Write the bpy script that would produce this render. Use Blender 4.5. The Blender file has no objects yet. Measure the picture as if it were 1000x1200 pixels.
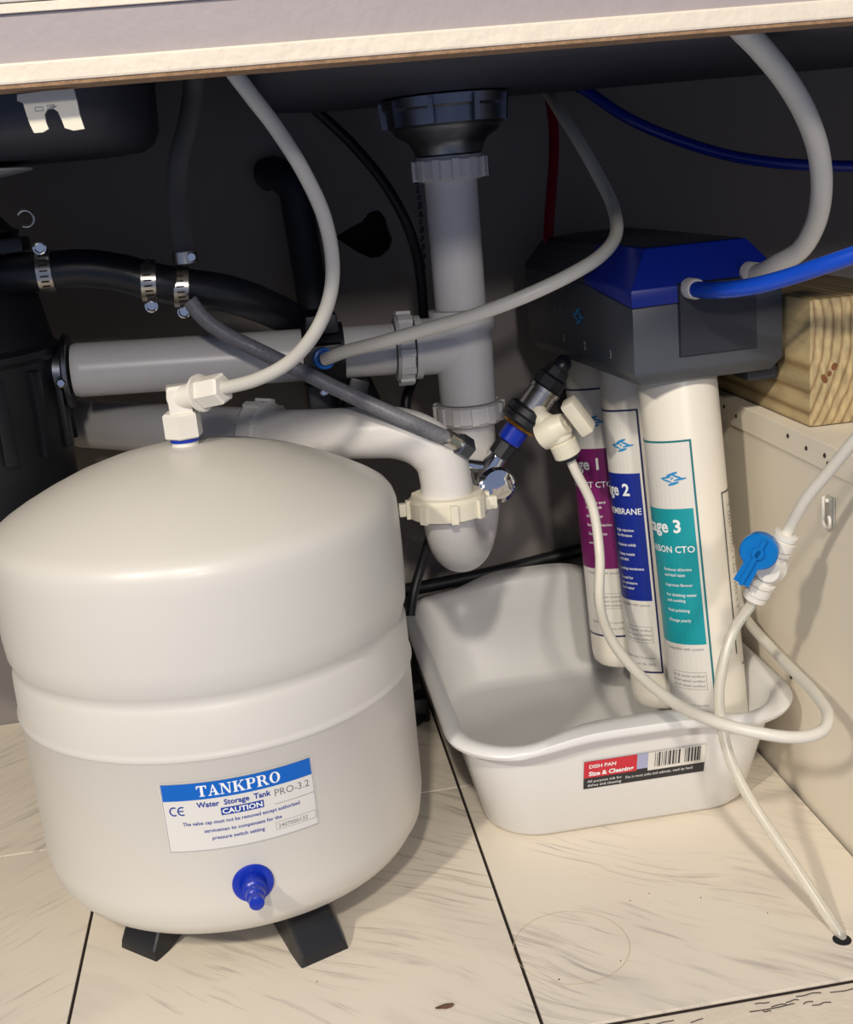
import bpy, bmesh, math, random
from mathutils import Vector, Matrix

# ------------------------------------------------------------------ camera, world, lights, exposure
S = bpy.context.scene
COL = S.collection
cam_data = bpy.data.cameras.new('camera')
cam = bpy.data.objects.new('camera', cam_data)
COL.objects.link(cam)
S.camera = cam
YAW, PITCH, ROLL = 0.1189, 0.2772, -0.0911
fwd = Vector((math.sin(YAW)*math.cos(PITCH), math.cos(YAW)*math.cos(PITCH), -math.sin(PITCH)))
rt = Vector((math.cos(YAW), -math.sin(YAW), 0))
up = rt.cross(fwd)
r2 = rt*math.cos(ROLL) + up*math.sin(ROLL)
u2 = -rt*math.sin(ROLL) + up*math.cos(ROLL)
cam.matrix_world = Matrix(((r2.x, u2.x, -fwd.x, 0), (r2.y, u2.y, -fwd.y, 0), (r2.z, u2.z, -fwd.z, 0.525), (0, 0, 0, 1)))
cam_data.sensor_fit = 'VERTICAL'
cam_data.sensor_height = 24.0
cam_data.lens = 24.0*1400/1200
cam_data.clip_start = 0.02

world = bpy.data.worlds.new('room')
S.world = world
world.use_nodes = True
bg = world.node_tree.nodes['Background']
bg.inputs[0].default_value = (0.54, 0.66, 1.0, 1)
bg.inputs[1].default_value = 0.36

def lamp(name, loc, target, size, power, color):
    d = bpy.data.lights.new(name, 'AREA')
    d.shape = 'DISK'
    d.size = size
    d.energy = power
    d.color = color
    o = bpy.data.objects.new(name, d)
    COL.objects.link(o)
    o.location = loc
    o.rotation_euler = (Vector(target)-Vector(loc)).to_track_quat('-Z', 'Y').to_euler()
    return o
lamp('kitchen_ceiling_lamp', (-1.40, -1.10, 1.86), (0.15, 0.85, 0.2), 0.15, 42, (1.0, 0.91, 0.76))
lamp('second_kitchen_ceiling_lamp', (-0.30, -1.40, 1.98), (0.15, 0.85, 0.2), 0.15, 36, (1.0, 0.91, 0.76))
lamp('room_ceiling_lamp', (0.1, -3.6, 1.85), (0.1, 1.0, 0.3), 0.30, 52, (1.0, 0.92, 0.84))

S.view_settings.view_transform = 'Standard'
S.view_settings.look = 'None'
S.view_settings.gamma = 1.0
S.view_settings.use_curve_mapping = False
S.view_settings.exposure = -0.06

# ------------------------------------------------------------------ materials
def lin(c):
    return tuple((v/12.92 if v <= 0.04045 else ((v+0.055)/1.055)**2.4) for v in c)
def mat(name, rgb, rough=0.5, metal=0.0, var=0.06, scale=30, bump=0.0, spec=0.5, trans=0.0, sss=0.0, coat=0.0, stretch=(1, 1, 1), bscale=None):
    m = bpy.data.materials.new(name)
    m.use_nodes = True
    nt = m.node_tree
    b = nt.nodes['Principled BSDF']
    c = lin([v/255 for v in rgb])
    b.inputs['Roughness'].default_value = rough
    b.inputs['Metallic'].default_value = metal
    b.inputs['Specular IOR Level'].default_value = spec
    b.inputs['Transmission Weight'].default_value = trans
    b.inputs['Coat Weight'].default_value = coat
    if sss:
        b.inputs['Subsurface Weight'].default_value = sss
        b.inputs['Subsurface Radius'].default_value = (0.004, 0.004, 0.004)
    tc = nt.nodes.new('ShaderNodeTexCoord')
    mp = nt.nodes.new('ShaderNodeMapping')
    mp.inputs['Scale'].default_value = stretch
    nt.links.new(tc.outputs['Object'], mp.inputs[0])
    nz = nt.nodes.new('ShaderNodeTexNoise')
    nz.inputs['Scale'].default_value = scale
    nz.inputs['Detail'].default_value = 5
    nt.links.new(mp.outputs[0], nz.inputs[0])
    mx = nt.nodes.new('ShaderNodeMix')
    mx.data_type = 'RGBA'
    mx.inputs[6].default_value = tuple(max(0, v*(1-var*1.6)) for v in c)+(1,)
    mx.inputs[7].default_value = tuple(min(1, v*(1+var*1.6)) for v in c)+(1,)
    nt.links.new(nz.outputs[0], mx.inputs[0])
    nt.links.new(mx.outputs[2], b.inputs['Base Color'])
    if bump:
        n2 = nt.nodes.new('ShaderNodeTexNoise')
        n2.inputs['Scale'].default_value = bscale or scale*4
        n2.inputs['Detail'].default_value = 4
        nt.links.new(mp.outputs[0], n2.inputs[0])
        bp = nt.nodes.new('ShaderNodeBump')
        bp.inputs['Strength'].default_value = bump
        bp.inputs['Distance'].default_value = 0.002
        nt.links.new(n2.outputs[0], bp.inputs['Height'])
        nt.links.new(bp.outputs[0], b.inputs['Normal'])
    return m

M = {}
M['tank'] = mat('white_enamel', (212, 208, 200), 0.36, var=0.02, scale=8, coat=0.08, bump=0.03, bscale=60)
M['tub'] = mat('white_tub_plastic', (222, 221, 220), 0.35, var=0.02, scale=6)
M['pvc'] = mat('white_pvc', (216, 213, 211), 0.32, var=0.05, scale=25)
M['pvc_cream'] = mat('cream_pvc', (224, 218, 200), 0.4, var=0.04, scale=30)
M['fitting'] = mat('white_fitting_plastic', (226, 222, 214), 0.4, var=0.03)
M['tube_white'] = mat('white_tubing', (222, 217, 205), 0.38, var=0.03)
M['tube_grey'] = mat('translucent_grey_tubing', (190, 187, 180), 0.4, var=0.04)
M['tube_clear'] = mat('milky_tubing', (240, 236, 224), 0.25, var=0.02, trans=0.6)
M['tube_blue'] = mat('blue_tubing', (20, 72, 190), 0.25, var=0.04)
M['tube_navy'] = mat('dark_blue_tubing', (14, 44, 150), 0.25, var=0.04)
M['tube_red'] = mat('red_tubing', (130, 12, 34), 0.3, var=0.05)
M['blue_cap'] = mat('royal_blue_plastic', (16, 48, 170), 0.3, var=0.04)
M['blue_lid'] = mat('blue_housing_plastic', (11, 38, 145), 0.36, var=0.04)
M['handle_blue'] = mat('bright_blue_plastic', (0, 112, 190), 0.32, var=0.04)
M['collet'] = mat('blue_collet_plastic', (20, 110, 205), 0.3, var=0.03)
M['charcoal'] = mat('charcoal_plastic', (72, 76, 84), 0.38, var=0.05)
M['charcoal_top'] = mat('dark_charcoal_plastic', (50, 53, 62), 0.42, var=0.05)
M['charcoal_port'] = mat('matte_charcoal_plastic', (38, 40, 50), 0.5, var=0.05)
M['black'] = mat('black_plastic', (26, 27, 32), 0.42, var=0.1)
M['rubber'] = mat('black_rubber', (24, 26, 34), 0.36, var=0.15, scale=60, bump=0.1)
M['greyhose'] = mat('dull_grey_rubber', (112, 108, 104), 0.55, var=0.1)
M['navy_rubber'] = mat('dark_rubber', (26, 30, 42), 0.6, var=0.1)
M['braid'] = mat('grey_braided_hose', (118, 118, 124), 0.4, var=0.3, scale=400)
M['steel'] = mat('galvanized_steel', (190, 186, 180), 0.28, 1.0, var=0.12, scale=120)
M['chrome'] = mat('chrome', (225, 225, 228), 0.08, 1.0, var=0.03)
M['darksteel'] = mat('dull_strainer_metal', (120, 124, 134), 0.35, 1.0, var=0.2, scale=60)
M['brass'] = mat('brass', (176, 128, 60), 0.3, 1.0, var=0.1)
M['filter'] = mat('filter_shell_white', (228, 222, 210), 0.36, var=0.02)
M['paper'] = mat('white_label_paper', (220, 217, 211), 0.4, var=0.01)
M['teal'] = mat('teal_print', (14, 148, 158), 0.4, var=0.03)
M['navy'] = mat('navy_print', (14, 40, 140), 0.4, var=0.03)
M['navyline'] = mat('dark_navy_print', (26, 30, 84), 0.4, var=0.03)
M['purple'] = mat('purple_print', (116, 22, 96), 0.4, var=0.03)
M['tealline'] = mat('dark_teal_print', (20, 112, 122), 0.4, var=0.03)
M['logo'] = mat('light_blue_print', (40, 140, 200), 0.4, var=0.1)
M['ink'] = mat('dark_ink', (40, 42, 52), 0.5, var=0.1)
M['blueink'] = mat('blue_ink', (30, 60, 150), 0.5, var=0.05)
M['greyink'] = mat('grey_ink', (120, 120, 124), 0.5, var=0.1)
M['whiteink'] = mat('white_ink', (238, 240, 242), 0.45, var=0.01)
M['labelblue'] = mat('label_blue_print', (12, 98, 190), 0.35, var=0.02)
M['redprint'] = mat('red_print', (200, 38, 56), 0.4, var=0.04)
M['blackprint'] = mat('black_print', (36, 36, 42), 0.4, var=0.04)
M['lavender'] = mat('lavender_print', (168, 172, 205), 0.4, var=0.1)
M['wallgrey'] = mat('taupe_backboard', (124, 118, 116), 0.75, var=0.10, scale=6, bump=0.1)
M['wallcream'] = mat('cream_painted_panel', (234, 224, 206), 0.55, var=0.06, scale=9, bump=0.15)
M['cream'] = mat('cream_paint', (222, 210, 192), 0.5, var=0.05, scale=40, bump=0.35, bscale=150)
M['lilac'] = mat('shaded_lilac_panel', (156, 147, 149), 0.5, var=0.04, scale=60, bump=0.1)  # shade under the counter overhang is put into this grey-lilac colour
M['chip'] = mat('particleboard', (150, 118, 88), 0.8, var=0.35, scale=200, bump=0.4)
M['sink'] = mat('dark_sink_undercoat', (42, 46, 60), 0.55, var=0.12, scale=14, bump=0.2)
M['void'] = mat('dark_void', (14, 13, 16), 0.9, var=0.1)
M['grime'] = mat('dark_joint', (40, 32, 28), 0.9, var=0.3, scale=200)
M['countertile'] = mat('white_counter_tile', (206, 200, 194), 0.3, var=0.02)
M['stain'] = mat('faint_ring_stain', (196, 174, 146), 0.6, var=0.1)
M['debris'] = mat('brown_debris', (92, 66, 44), 0.8, var=0.3, scale=200)
M['clearplastic'] = mat('clear_plastic', (235, 235, 230), 0.12, var=0.01, trans=0.7)

def marble():
    m = mat('marble_vinyl_tile', (228, 218, 202), 0.36, var=0.03, scale=5)
    nt = m.node_tree
    b = nt.nodes['Principled BSDF']
    base = b.inputs['Base Color'].links[0].from_node
    oi = nt.nodes.new('ShaderNodeObjectInfo')
    mul = nt.nodes.new('ShaderNodeVectorMath')
    mul.operation = 'SCALE'
    mul.inputs[0].default_value = (3.1, 1.7, 5.3)
    nt.links.new(oi.outputs['Random'], mul.inputs['Scale'])
    tc = [n for n in nt.nodes if n.type == 'TEX_COORD'][0]
    add = nt.nodes.new('ShaderNodeVectorMath')
    nt.links.new(tc.outputs['Object'], add.inputs[0])
    nt.links.new(mul.outputs[0], add.inputs[1])
    # broad warp so that the streaks drift
    wz = nt.nodes.new('ShaderNodeTexNoise')
    wz.inputs['Scale'].default_value = 6
    nt.links.new(add.outputs[0], wz.inputs[0])
    ws = nt.nodes.new('ShaderNodeVectorMath')
    ws.operation = 'SCALE'
    ws.inputs['Scale'].default_value = 0.05
    nt.links.new(wz.outputs['Color'], ws.inputs[0])
    ad2 = nt.nodes.new('ShaderNodeVectorMath')
    nt.links.new(add.outputs[0], ad2.inputs[0])
    nt.links.new(ws.outputs[0], ad2.inputs[1])
    def streak(rot, sx, sy, scale, lo, hi, col, strength, prev):
        mp = nt.nodes.new('ShaderNodeMapping')
        mp.inputs['Rotation'].default_value = (0, 0, rot)
        mp.vector_type = 'TEXTURE'
        mp.inputs['Scale'].default_value = (1/sx, 1/sy, 1)
        nt.links.new(ad2.outputs[0], mp.inputs[0])
        nz = nt.nodes.new('ShaderNodeTexNoise')
        nz.inputs['Scale'].default_value = scale
        nz.inputs['Detail'].default_value = 6
        nz.inputs['Roughness'].default_value = 0.6
        nt.links.new(mp.outputs[0], nz.inputs[0])
        mr = nt.nodes.new('ShaderNodeMapRange')
        mr.inputs['From Min'].default_value = lo
        mr.inputs['From Max'].default_value = hi
        mr.inputs['To Max'].default_value = strength
        nt.links.new(nz.outputs[0], mr.inputs[0])
        pz = nt.nodes.new('ShaderNodeTexNoise')
        pz.inputs['Scale'].default_value = 9
        pz.inputs['Detail'].default_value = 1
        of = nt.nodes.new('ShaderNodeVectorMath')
        of.inputs[1].default_value = (scale*3.7, sy*0.13, 0)
        nt.links.new(ad2.outputs[0], of.inputs[0])
        nt.links.new(of.outputs[0], pz.inputs[0])
        pr = nt.nodes.new('ShaderNodeMapRange')
        pr.inputs['From Min'].default_value = 0.46
        pr.inputs['From Max'].default_value = 0.60
        nt.links.new(pz.outputs[0], pr.inputs[0])
        mm = nt.nodes.new('ShaderNodeMath')
        mm.operation = 'MULTIPLY'
        nt.links.new(mr.outputs[0], mm.inputs[0])
        nt.links.new(pr.outputs[0], mm.inputs[1])
        mx = nt.nodes.new('ShaderNodeMix')
        mx.data_type = 'RGBA'
        nt.links.new(mm.outputs[0], mx.inputs[0])
        nt.links.new(prev, mx.inputs[6])
        mx.inputs[7].default_value = lin([v/255 for v in col])+(1,)
        return mx.outputs[2]
    o = base.outputs[2]
    o = streak(-0.62, 3, 14, 1.6, 0.48, 0.72, (196, 186, 180), 0.55, o)
    o = streak(-0.66, 6, 60, 1.5, 0.52, 0.68, (150, 138, 138), 0.5, o)
    o = streak(-0.58, 7, 120, 1.4, 0.55, 0.68, (130, 116, 114), 0.5, o)
    o = streak(-0.72, 5, 90, 1.9, 0.57, 0.68, (156, 144, 144), 0.5, o)
    nt.links.new(o, b.inputs['Base Color'])
    return m
M['marble'] = marble()

def wood(name, ringplane):
    m = bpy.data.materials.new(name)
    m.use_nodes = True
    nt = m.node_tree
    b = nt.nodes['Principled BSDF']
    b.inputs['Roughness'].default_value = 0.65
    tc = nt.nodes.new('ShaderNodeTexCoord')
    mp = nt.nodes.new('ShaderNodeMapping')
    nt.links.new(tc.outputs['Object'], mp.inputs[0])
    mp.inputs['Location'].default_value = (0.15, 0, -0.03)
    mp.inputs['Scale'].default_value = (1, 0.04, 1)
    wv = nt.nodes.new('ShaderNodeTexWave')
    wv.wave_type = 'RINGS'
    wv.rings_direction = 'Y'
    wv.inputs['Scale'].default_value = 44
    wv.inputs['Distortion'].default_value = 3.5
    wv.inputs['Detail'].default_value = 3
    wv.inputs['Detail Scale'].default_value = 0.6
    nt.links.new(mp.outputs[0], wv.inputs[0])
    cr = nt.nodes.new('ShaderNodeValToRGB')
    e = cr.color_ramp.elements
    e[0].position = 0.0
    e[0].color = lin((0.76, 0.68, 0.51))+(1,)
    e[1].position = 1.0
    e[1].color = lin((0.58, 0.48, 0.33))+(1,)
    k = e.new(0.72)
    k.color = lin((0.72, 0.63, 0.46))+(1,)
    nt.links.new(wv.outputs['Fac'], cr.inputs[0])
    nt.links.new(cr.outputs[0], b.inputs['Base Color'])
    nz = nt.nodes.new('ShaderNodeTexNoise')
    nz.inputs['Scale'].default_value = 220
    nz.inputs['Detail'].default_value = 6
    mp3 = nt.nodes.new('ShaderNodeMapping')
    mp3.inputs['Scale'].default_value = (1, 0.08, 0.35)
    nt.links.new(tc.outputs['Object'], mp3.inputs[0])
    nt.links.new(mp3.outputs[0], nz.inputs[0])
    fm = nt.nodes.new('ShaderNodeMix')
    fm.data_type = 'RGBA'
    fm.blend_type = 'MULTIPLY'
    fr = nt.nodes.new('ShaderNodeMapRange')
    fr.inputs['From Min'].default_value = 0.35
    fr.inputs['From Max'].default_value = 0.65
    fr.inputs['To Min'].default_value = 0.62
    nt.links.new(nz.outputs[0], fr.inputs[0])
    fm.inputs[0].default_value = 1.0
    nt.links.new(cr.outputs[0], fm.inputs[6])
    nt.links.new(fr.outputs[0], fm.inputs[7])
    nt.links.new(fm.outputs[2], b.inputs['Base Color'])
    bp = nt.nodes.new('ShaderNodeBump')
    bp.inputs['Strength'].default_value = 0.3
    bp.inputs['Distance'].default_value = 0.001
    nt.links.new(nz.outputs[0], bp.inputs['Height'])
    nt.links.new(bp.outputs[0], b.inputs['Normal'])
    return m
M['wood'] = wood('pine_lumber', True)
M['knot'] = mat('pine_knot', (112, 70, 36), 0.7, var=0.3, scale=200)

# ------------------------------------------------------------------ mesh helpers
def obj(name, bm, m, parent=None, smooth=True, angle=35):
    me = bpy.data.meshes.new(name)
    bmesh.ops.recalc_face_normals(bm, faces=bm.faces)
    if smooth:
        for f in bm.faces:
            f.smooth = True
        for e in bm.edges:
            if len(e.link_faces) == 2 and e.calc_face_angle(0) > math.radians(angle):
                e.smooth = False
    bm.to_mesh(me)
    bm.free()
    me.materials.append(M[m] if isinstance(m, str) else m)
    o = bpy.data.objects.new(name, me)
    COL.objects.link(o)
    o.parent = parent
    return o
def tag(o, label, cat, group=None):
    o['label'] = label
    o['category'] = cat
    if group:
        o['group'] = group
    return o
def thing(name, loc, label, cat, group=None):
    o = bpy.data.objects.new(name, None)
    COL.objects.link(o)
    o.empty_display_size = 0.02
    o.matrix_world = Matrix.Translation(loc)
    return tag(o, label, cat, group)
def keep(parent):
    # the parts are modelled in world coordinates: shift them into the frame of their thing
    off = parent.matrix_world.translation.copy()
    for ch in parent.children:
        ch.location = ch.location - off
def origin(o):
    # a one-mesh thing gets its origin in its own middle
    me = o.data
    c = sum((v.co for v in me.vertices), Vector())/max(1, len(me.vertices))
    for v in me.vertices:
        v.co -= c
    o.location = o.location + c
    for ch in o.children:
        ch.location = ch.location - c
    return o

def box(bm, x0, x1, y0, y1, z0, z1, bev=0.0, mtx=None):
    r = bmesh.ops.create_cube(bm, size=1)
    vs = r['verts']
    for v in vs:
        v.co = Vector(((x0+x1)/2+v.co.x*(x1-x0), (y0+y1)/2+v.co.y*(y1-y0), (z0+z1)/2+v.co.z*(z1-z0)))
    if bev:
        es = list({e for v in vs for e in v.link_edges})
        q = bmesh.ops.bevel(bm, geom=es, offset=bev, segments=2, affect='EDGES', profile=0.6)
        vs = list({v for f in q['faces'] for v in f.verts} | {v for v in vs if v.is_valid})
    if mtx is not None:
        for v in vs:
            v.co = mtx @ v.co
    return vs
def bbox(x0, x1, y0, y1, z0, z1, bev=0.0, mtx=None):
    bm = bmesh.new()
    box(bm, x0, x1, y0, y1, z0, z1, bev, mtx)
    return bm
def frame(d, ref=Vector((0, 0, 1))):
    d = Vector(d).normalized()
    if abs(d.dot(ref)) > 0.95:
        ref = Vector((0, 1, 0))
    a = ref.cross(d).normalized()
    b = d.cross(a).normalized()
    return a, b, d
def lathe(bm, p, d, prof, seg=32, caps=True, squash=1.0, phase=0.0):
    a, b, d = frame(d)
    p = Vector(p)
    rings = []
    for t, r in prof:
        rings.append([bm.verts.new(p + d*t + a*(r*math.cos(phase+2*math.pi*i/seg)) + b*(r*squash*math.sin(phase+2*math.pi*i/seg))) for i in range(seg)])
    for q in range(len(rings)-1):
        for i in range(seg):
            j = (i+1) % seg
            bm.faces.new((rings[q][i], rings[q][j], rings[q+1][j], rings[q+1][i]))
    if caps:
        bm.faces.new(rings[0][::-1])
        bm.faces.new(rings[-1])
def lbm(p, d, prof, seg=32, **k):
    bm = bmesh.new()
    lathe(bm, p, d, prof, seg, **k)
    return bm
def nut(bm, p, d, h, r, ribs=10, rib=0.0022):
    # ribbed slip nut
    lathe(bm, p, d, [(0, r*0.9), (h*0.08, r), (h*0.82, r), (h*0.86, r*0.97), (h, r*0.92)], 36)
    a, b, d = frame(d)
    for k in range(ribs):
        an = 2*math.pi*k/ribs
        o = a*math.cos(an)+b*math.sin(an)
        t = d.cross(o)
        c = Vector(p)+o*r+d*h*0.45
        vs = []
        for s1, s2, s3 in ((-1, -1, -1), (1, -1, -1), (1, 1, -1), (-1, 1, -1), (-1, -1, 1), (1, -1, 1), (1, 1, 1), (-1, 1, 1)):
            vs.append(bm.verts.new(c+t*s1*0.003+d*s2*h*0.42+o*(rib*s3*(1 if s3 > 0 else 1.5))))
        for f in ((0, 1, 2, 3), (7, 6, 5, 4), (0, 4, 5, 1), (1, 5, 6, 2), (2, 6, 7, 3), (3, 7, 4, 0)):
            bm.faces.new([vs[i] for i in f])
def spline(pts, n=10):
    P = [Vector(p) for p in pts]
    P = [P[0]*2-P[1]]+P+[P[-1]*2-P[-2]]
    out = []
    for i in range(1, len(P)-2):
        p0, p1, p2, p3 = P[i-1:i+3]
        # centripetal Catmull-Rom
        t0 = 0.0
        t1 = t0+max(1e-5, (p1-p0).length)**0.5
        t2 = t1+max(1e-5, (p2-p1).length)**0.5
        t3 = t2+max(1e-5, (p3-p2).length)**0.5
        for k in range(n):
            t = t1+(t2-t1)*k/n
            A1 = p0*((t1-t)/(t1-t0))+p1*((t-t0)/(t1-t0))
            A2 = p1*((t2-t)/(t2-t1))+p2*((t-t1)/(t2-t1))
            A3 = p2*((t3-t)/(t3-t2))+p3*((t-t2)/(t3-t2))
            B1 = A1*((t2-t)/(t2-t0))+A2*((t-t0)/(t2-t0))
            B2 = A2*((t3-t)/(t3-t1))+A3*((t-t1)/(t3-t1))
            out.append(B1*((t2-t)/(t2-t1))+B2*((t-t1)/(t2-t1)))
    out.append(P[-2])
    return out
def tube(bm, pts, r, seg=16, n=10, raw=False, rib=0.0, taper=None):
    L = [Vector(p) for p in pts] if raw else spline(pts, n)
    T = []
    for i in range(len(L)):
        T.append((L[min(i+1, len(L)-1)]-L[max(i-1, 0)]).normalized())
    a = frame(T[0])[0]
    rings = []
    for i, p in enumerate(L):
        a = (a-T[i]*a.dot(T[i])).normalized()
        b = T[i].cross(a)
        rr = r*(1+(rib if i % 2 else 0))
        if taper:
            f = i/(len(L)-1)
            rr = taper[0]*(1-f)+taper[1]*f
        rings.append([bm.verts.new(p+a*rr*math.cos(2*math.pi*k/seg)+b*rr*math.sin(2*math.pi*k/seg)) for k in range(seg)])
    for q in range(len(rings)-1):
        for k in range(seg):
            j = (k+1) % seg
            bm.faces.new((rings[q][k], rings[q][j], rings[q+1][j], rings[q+1][k]))
    bm.faces.new(rings[0][::-1])
    bm.faces.new(rings[-1])
def tbm(pts, r, **k):
    bm = bmesh.new()
    tube(bm, pts, r, **k)
    return bm
def plate(pts, thick, d):
    # polygon in space given a thickness along d
    bm = bmesh.new()
    d = Vector(d)*thick
    a = [bm.verts.new(Vector(p)) for p in pts]
    b = [bm.verts.new(Vector(p)+d) for p in pts]
    bm.faces.new(a)
    bm.faces.new(b[::-1])
    for i in range(len(a)):
        j = (i+1) % len(a)
        bm.faces.new((a[i], b[i], b[j], a[j]))
    return bm

# ------------------------------------------------------------------ flat print: rectangles, text and polygons in label coordinates, mapped on a surface
class Print:
    def __init__(self):
        self.polys = []
    def rect(self, u0, v0, u1, v1, step=0.004):
        n = max(1, int(abs(u1-u0)/step))
        for i in range(n):
            a = u0+(u1-u0)*i/n
            b = u0+(u1-u0)*(i+1)/n
            self.polys.append([(a, v0), (b, v0), (b, v1), (a, v1)])
        return self
    def outline(self, u0, v0, u1, v1, w):
        self.rect(u0, v0, u1, v0+w).rect(u0, v1-w, u1, v1).rect(u0, v0, u0+w, v1).rect(u1-w, v0, u1, v1)
        return self
    def poly(self, p):
        self.polys.append(list(p))
        return self
    def blob(self, u, v, a, b, rot=0, n=10, cut=1.0):
        self.polys.append([(u+a*math.cos(t)*math.cos(rot)-b*math.sin(t)*math.sin(rot), v+a*math.cos(t)*math.sin(rot)+b*math.sin(t)*math.cos(rot)) for t in [2*math.pi*cut*i/n for i in range(n)]])
        return self
    def text(self, s, u, v, size, align='LEFT', bold=0.0, sx=1.0, skew=0.0):
        cu = bpy.data.curves.new('lettering', 'FONT')
        cu.body = s
        cu.size = size
        cu.align_x = align
        cu.resolution_u = 2
        cu.offset = bold
        o = bpy.data.objects.new('lettering', cu)
        COL.objects.link(o)
        bpy.context.view_layer.update()
        me = bpy.data.meshes.new_from_object(o.evaluated_get(bpy.context.evaluated_depsgraph_get()))
        for f in me.polygons:
            self.polys.append([(u+me.vertices[i].co.x*sx+me.vertices[i].co.y*skew, v+me.vertices[i].co.y) for i in f.vertices])
        bpy.data.objects.remove(o)
        bpy.data.meshes.remove(me)
        return self
    def build(self, name, mapf, off, m, parent):
        bm = bmesh.new()
        for p in self.polys:
            vs = [bm.verts.new(mapf(a, b, off)) for a, b in p]
            try:
                bm.faces.new(vs)
            except ValueError:
                pass
        bmesh.ops.remove_doubles(bm, verts=bm.verts, dist=1e-6)
        me = bpy.data.meshes.new(name)
        bm.to_mesh(me)
        bm.free()
        me.materials.append(M[m])
        o = bpy.data.objects.new(name, me)
        COL.objects.link(o)
        o.parent = parent
        return o
def serif(pr, s, u, v, h, sx=1.0):
    # fat serif capitals built from strokes
    w, t = 0.24*h, 0.09*h
    def q(*p):
        pr.poly([(u+a*h*sx, v+b*h) for a, b in p])
    adv = 0
    for ch in s:
        if ch == 'T':
            q((0, .9), (.72, .9), (.72, 1), (0, 1)); q((0, .7), (.06, .7), (.12, .9), (0, .9)); q((.72, .9), (.60, .9), (.66, .7), (.72, .7))
            q((.26, .0), (.46, .0), (.46, .9), (.26, .9)); q((.16, 0), (.56, 0), (.56, .08), (.16, .08)); adv = .80
        elif ch == 'A':
            q((.0, 0), (.26, 0), (.26, .08), (0, .08)); q((.42, 0), (.8, 0), (.8, .08), (.42, .08))
            q((.09, .05), (.17, .05), (.40, .86), (.36, 1)); q((.50, .05), (.72, .05), (.42, 1), (.34, 1)); q((.17, .3), (.55, .3), (.55, .38), (.17, .38)); adv = .86
        elif ch == 'N':
            q((.0, 0), (.28, 0), (.28, .08), (0, .08)); q((.0, .92), (.26, .92), (.26, 1), (0, 1)); q((.10, .05), (.18, .05), (.18, .95), (.10, .95))
            q((.08, 1), (.30, 1), (.74, .0), (.60, .0)); q((.66, 0), (.74, 0), (.74, .95), (.66, .95)); q((.56, .92), (.84, .92), (.84, 1), (.56, 1)); adv = .92
        elif ch == 'K':
            q((.0, 0), (.38, 0), (.38, .08), (0, .08)); q((.0, .92), (.38, .92), (.38, 1), (0, 1)); q((.09, .05), (.29, .05), (.29, .95), (.09, .95))
            q((.29, .38), (.29, .48), (.66, .95), (.74, .95)); q((.38, .50), (.50, .62), (.82, .05), (.60, .05)); q((.5, 0), (.88, 0), (.88, .08), (.5, .08)); q((.54, .92), (.84, .92), (.84, 1), (.54, 1)); adv = .94
        elif ch in 'PR':
            q((.0, 0), (.38, 0), (.38, .08), (0, .08)); q((.0, .92), (.4, .92), (.4, 1), (0, 1)); q((.09, .05), (.29, .05), (.29, .95), (.09, .95))
            q((.29, .92), (.5, .92), (.5, 1), (.29, 1)); q((.5, 1), (.66, .9), (.7, .72), (.5, .92)); q((.5, 1), (.5, .9), (.52, .72), (.7, .72)); q((.52, .72), (.7, .72), (.64, .5), (.48, .52)); q((.29, .45), (.48, .45), (.64, .5), (.48, .54), (.29, .54))
            if ch == 'R':
                q((.40, .48), (.58, .48), (.82, .05), (.62, .05)); q((.62, 0), (.88, 0), (.88, .08), (.62, .08)); adv = .92
            else:
                adv = .78
        elif ch == 'O':
            n = 14
            for i in range(n):
                a0, a1 = 2*math.pi*i/n, 2*math.pi*(i+1)/n
                q((.42+.40*math.cos(a0), .5+.52*math.sin(a0)), (.42+.40*math.cos(a1), .5+.52*math.sin(a1)), (.42+.20*math.cos(a1), .5+.44*math.sin(a1)), (.42+.20*math.cos(a0), .5+.44*math.sin(a0)))
            adv = .9
        u += adv*h*sx
    return u

# ------------------------------------------------------------------ the setting
def struct(name, bm, m, parent=None, smooth=False):
    o = obj(name, bm, m, parent, smooth)
    if parent is None:
        o['kind'] = 'structure'
    return o
random.seed(4)
floor = struct('floor', bbox(-0.80, 0.39, 0.6205, 1.22, -0.02, -0.0022), 'grime')
floor['label'] = 'cabinet floor of cream marbled vinyl tiles with dark joints'
xs = [-0.80, -0.493, -0.187, 0.119, 0.39]
ys = [0.6205, 0.942, 1.22]
tile_me = {}
for i in range(4):
    for j in range(2):
        w, l = xs[i+1]-xs[i]-0.0024, ys[j+1]-ys[j]-0.0024
        bm = bmesh.new()
        box(bm, -w/2, w/2, -l/2, l/2, -0.0022, 0, 0.0003)
        t = obj('floor_tile', bm, 'marble', floor, smooth=False)
        t.scale.x = -1 if i <= 1 else 1
        t.location = ((xs[i]+xs[i+1])/2, (ys[j]+ys[j+1])/2, 0)
# back wall with the ragged hole
bm = bmesh.new()
def loop(pts):
    v = [bm.verts.new(p) for p in pts]
    return [bm.edges.new((v[i], v[(i+1) % len(v)])) for i in range(len(v))], v
outer, _ = loop([(-0.80, 1.22, -0.02), (0.9, 1.22, -0.02), (0.9, 1.22, 0.70), (-0.80, 1.22, 0.70)])
HP = [(0.0796, 1.2200, 0.4695), (0.0878, 1.2200, 0.4737), (0.0968, 1.2200, 0.4779), (0.1075, 1.2200, 0.4818), (0.1160, 1.2200, 0.4902), (0.1256, 1.2200, 0.4918), (0.1317, 1.2200, 0.4837), (0.1332, 1.2200, 0.4728), (0.1365, 1.2200, 0.4624), (0.1321, 1.2200, 0.4528), (0.1228, 1.2200, 0.4461), (0.1124, 1.2200, 0.4462), (0.1010, 1.2200, 0.4524), (0.0915, 1.2200, 0.4600)]
inner, hv = loop(HP)
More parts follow.
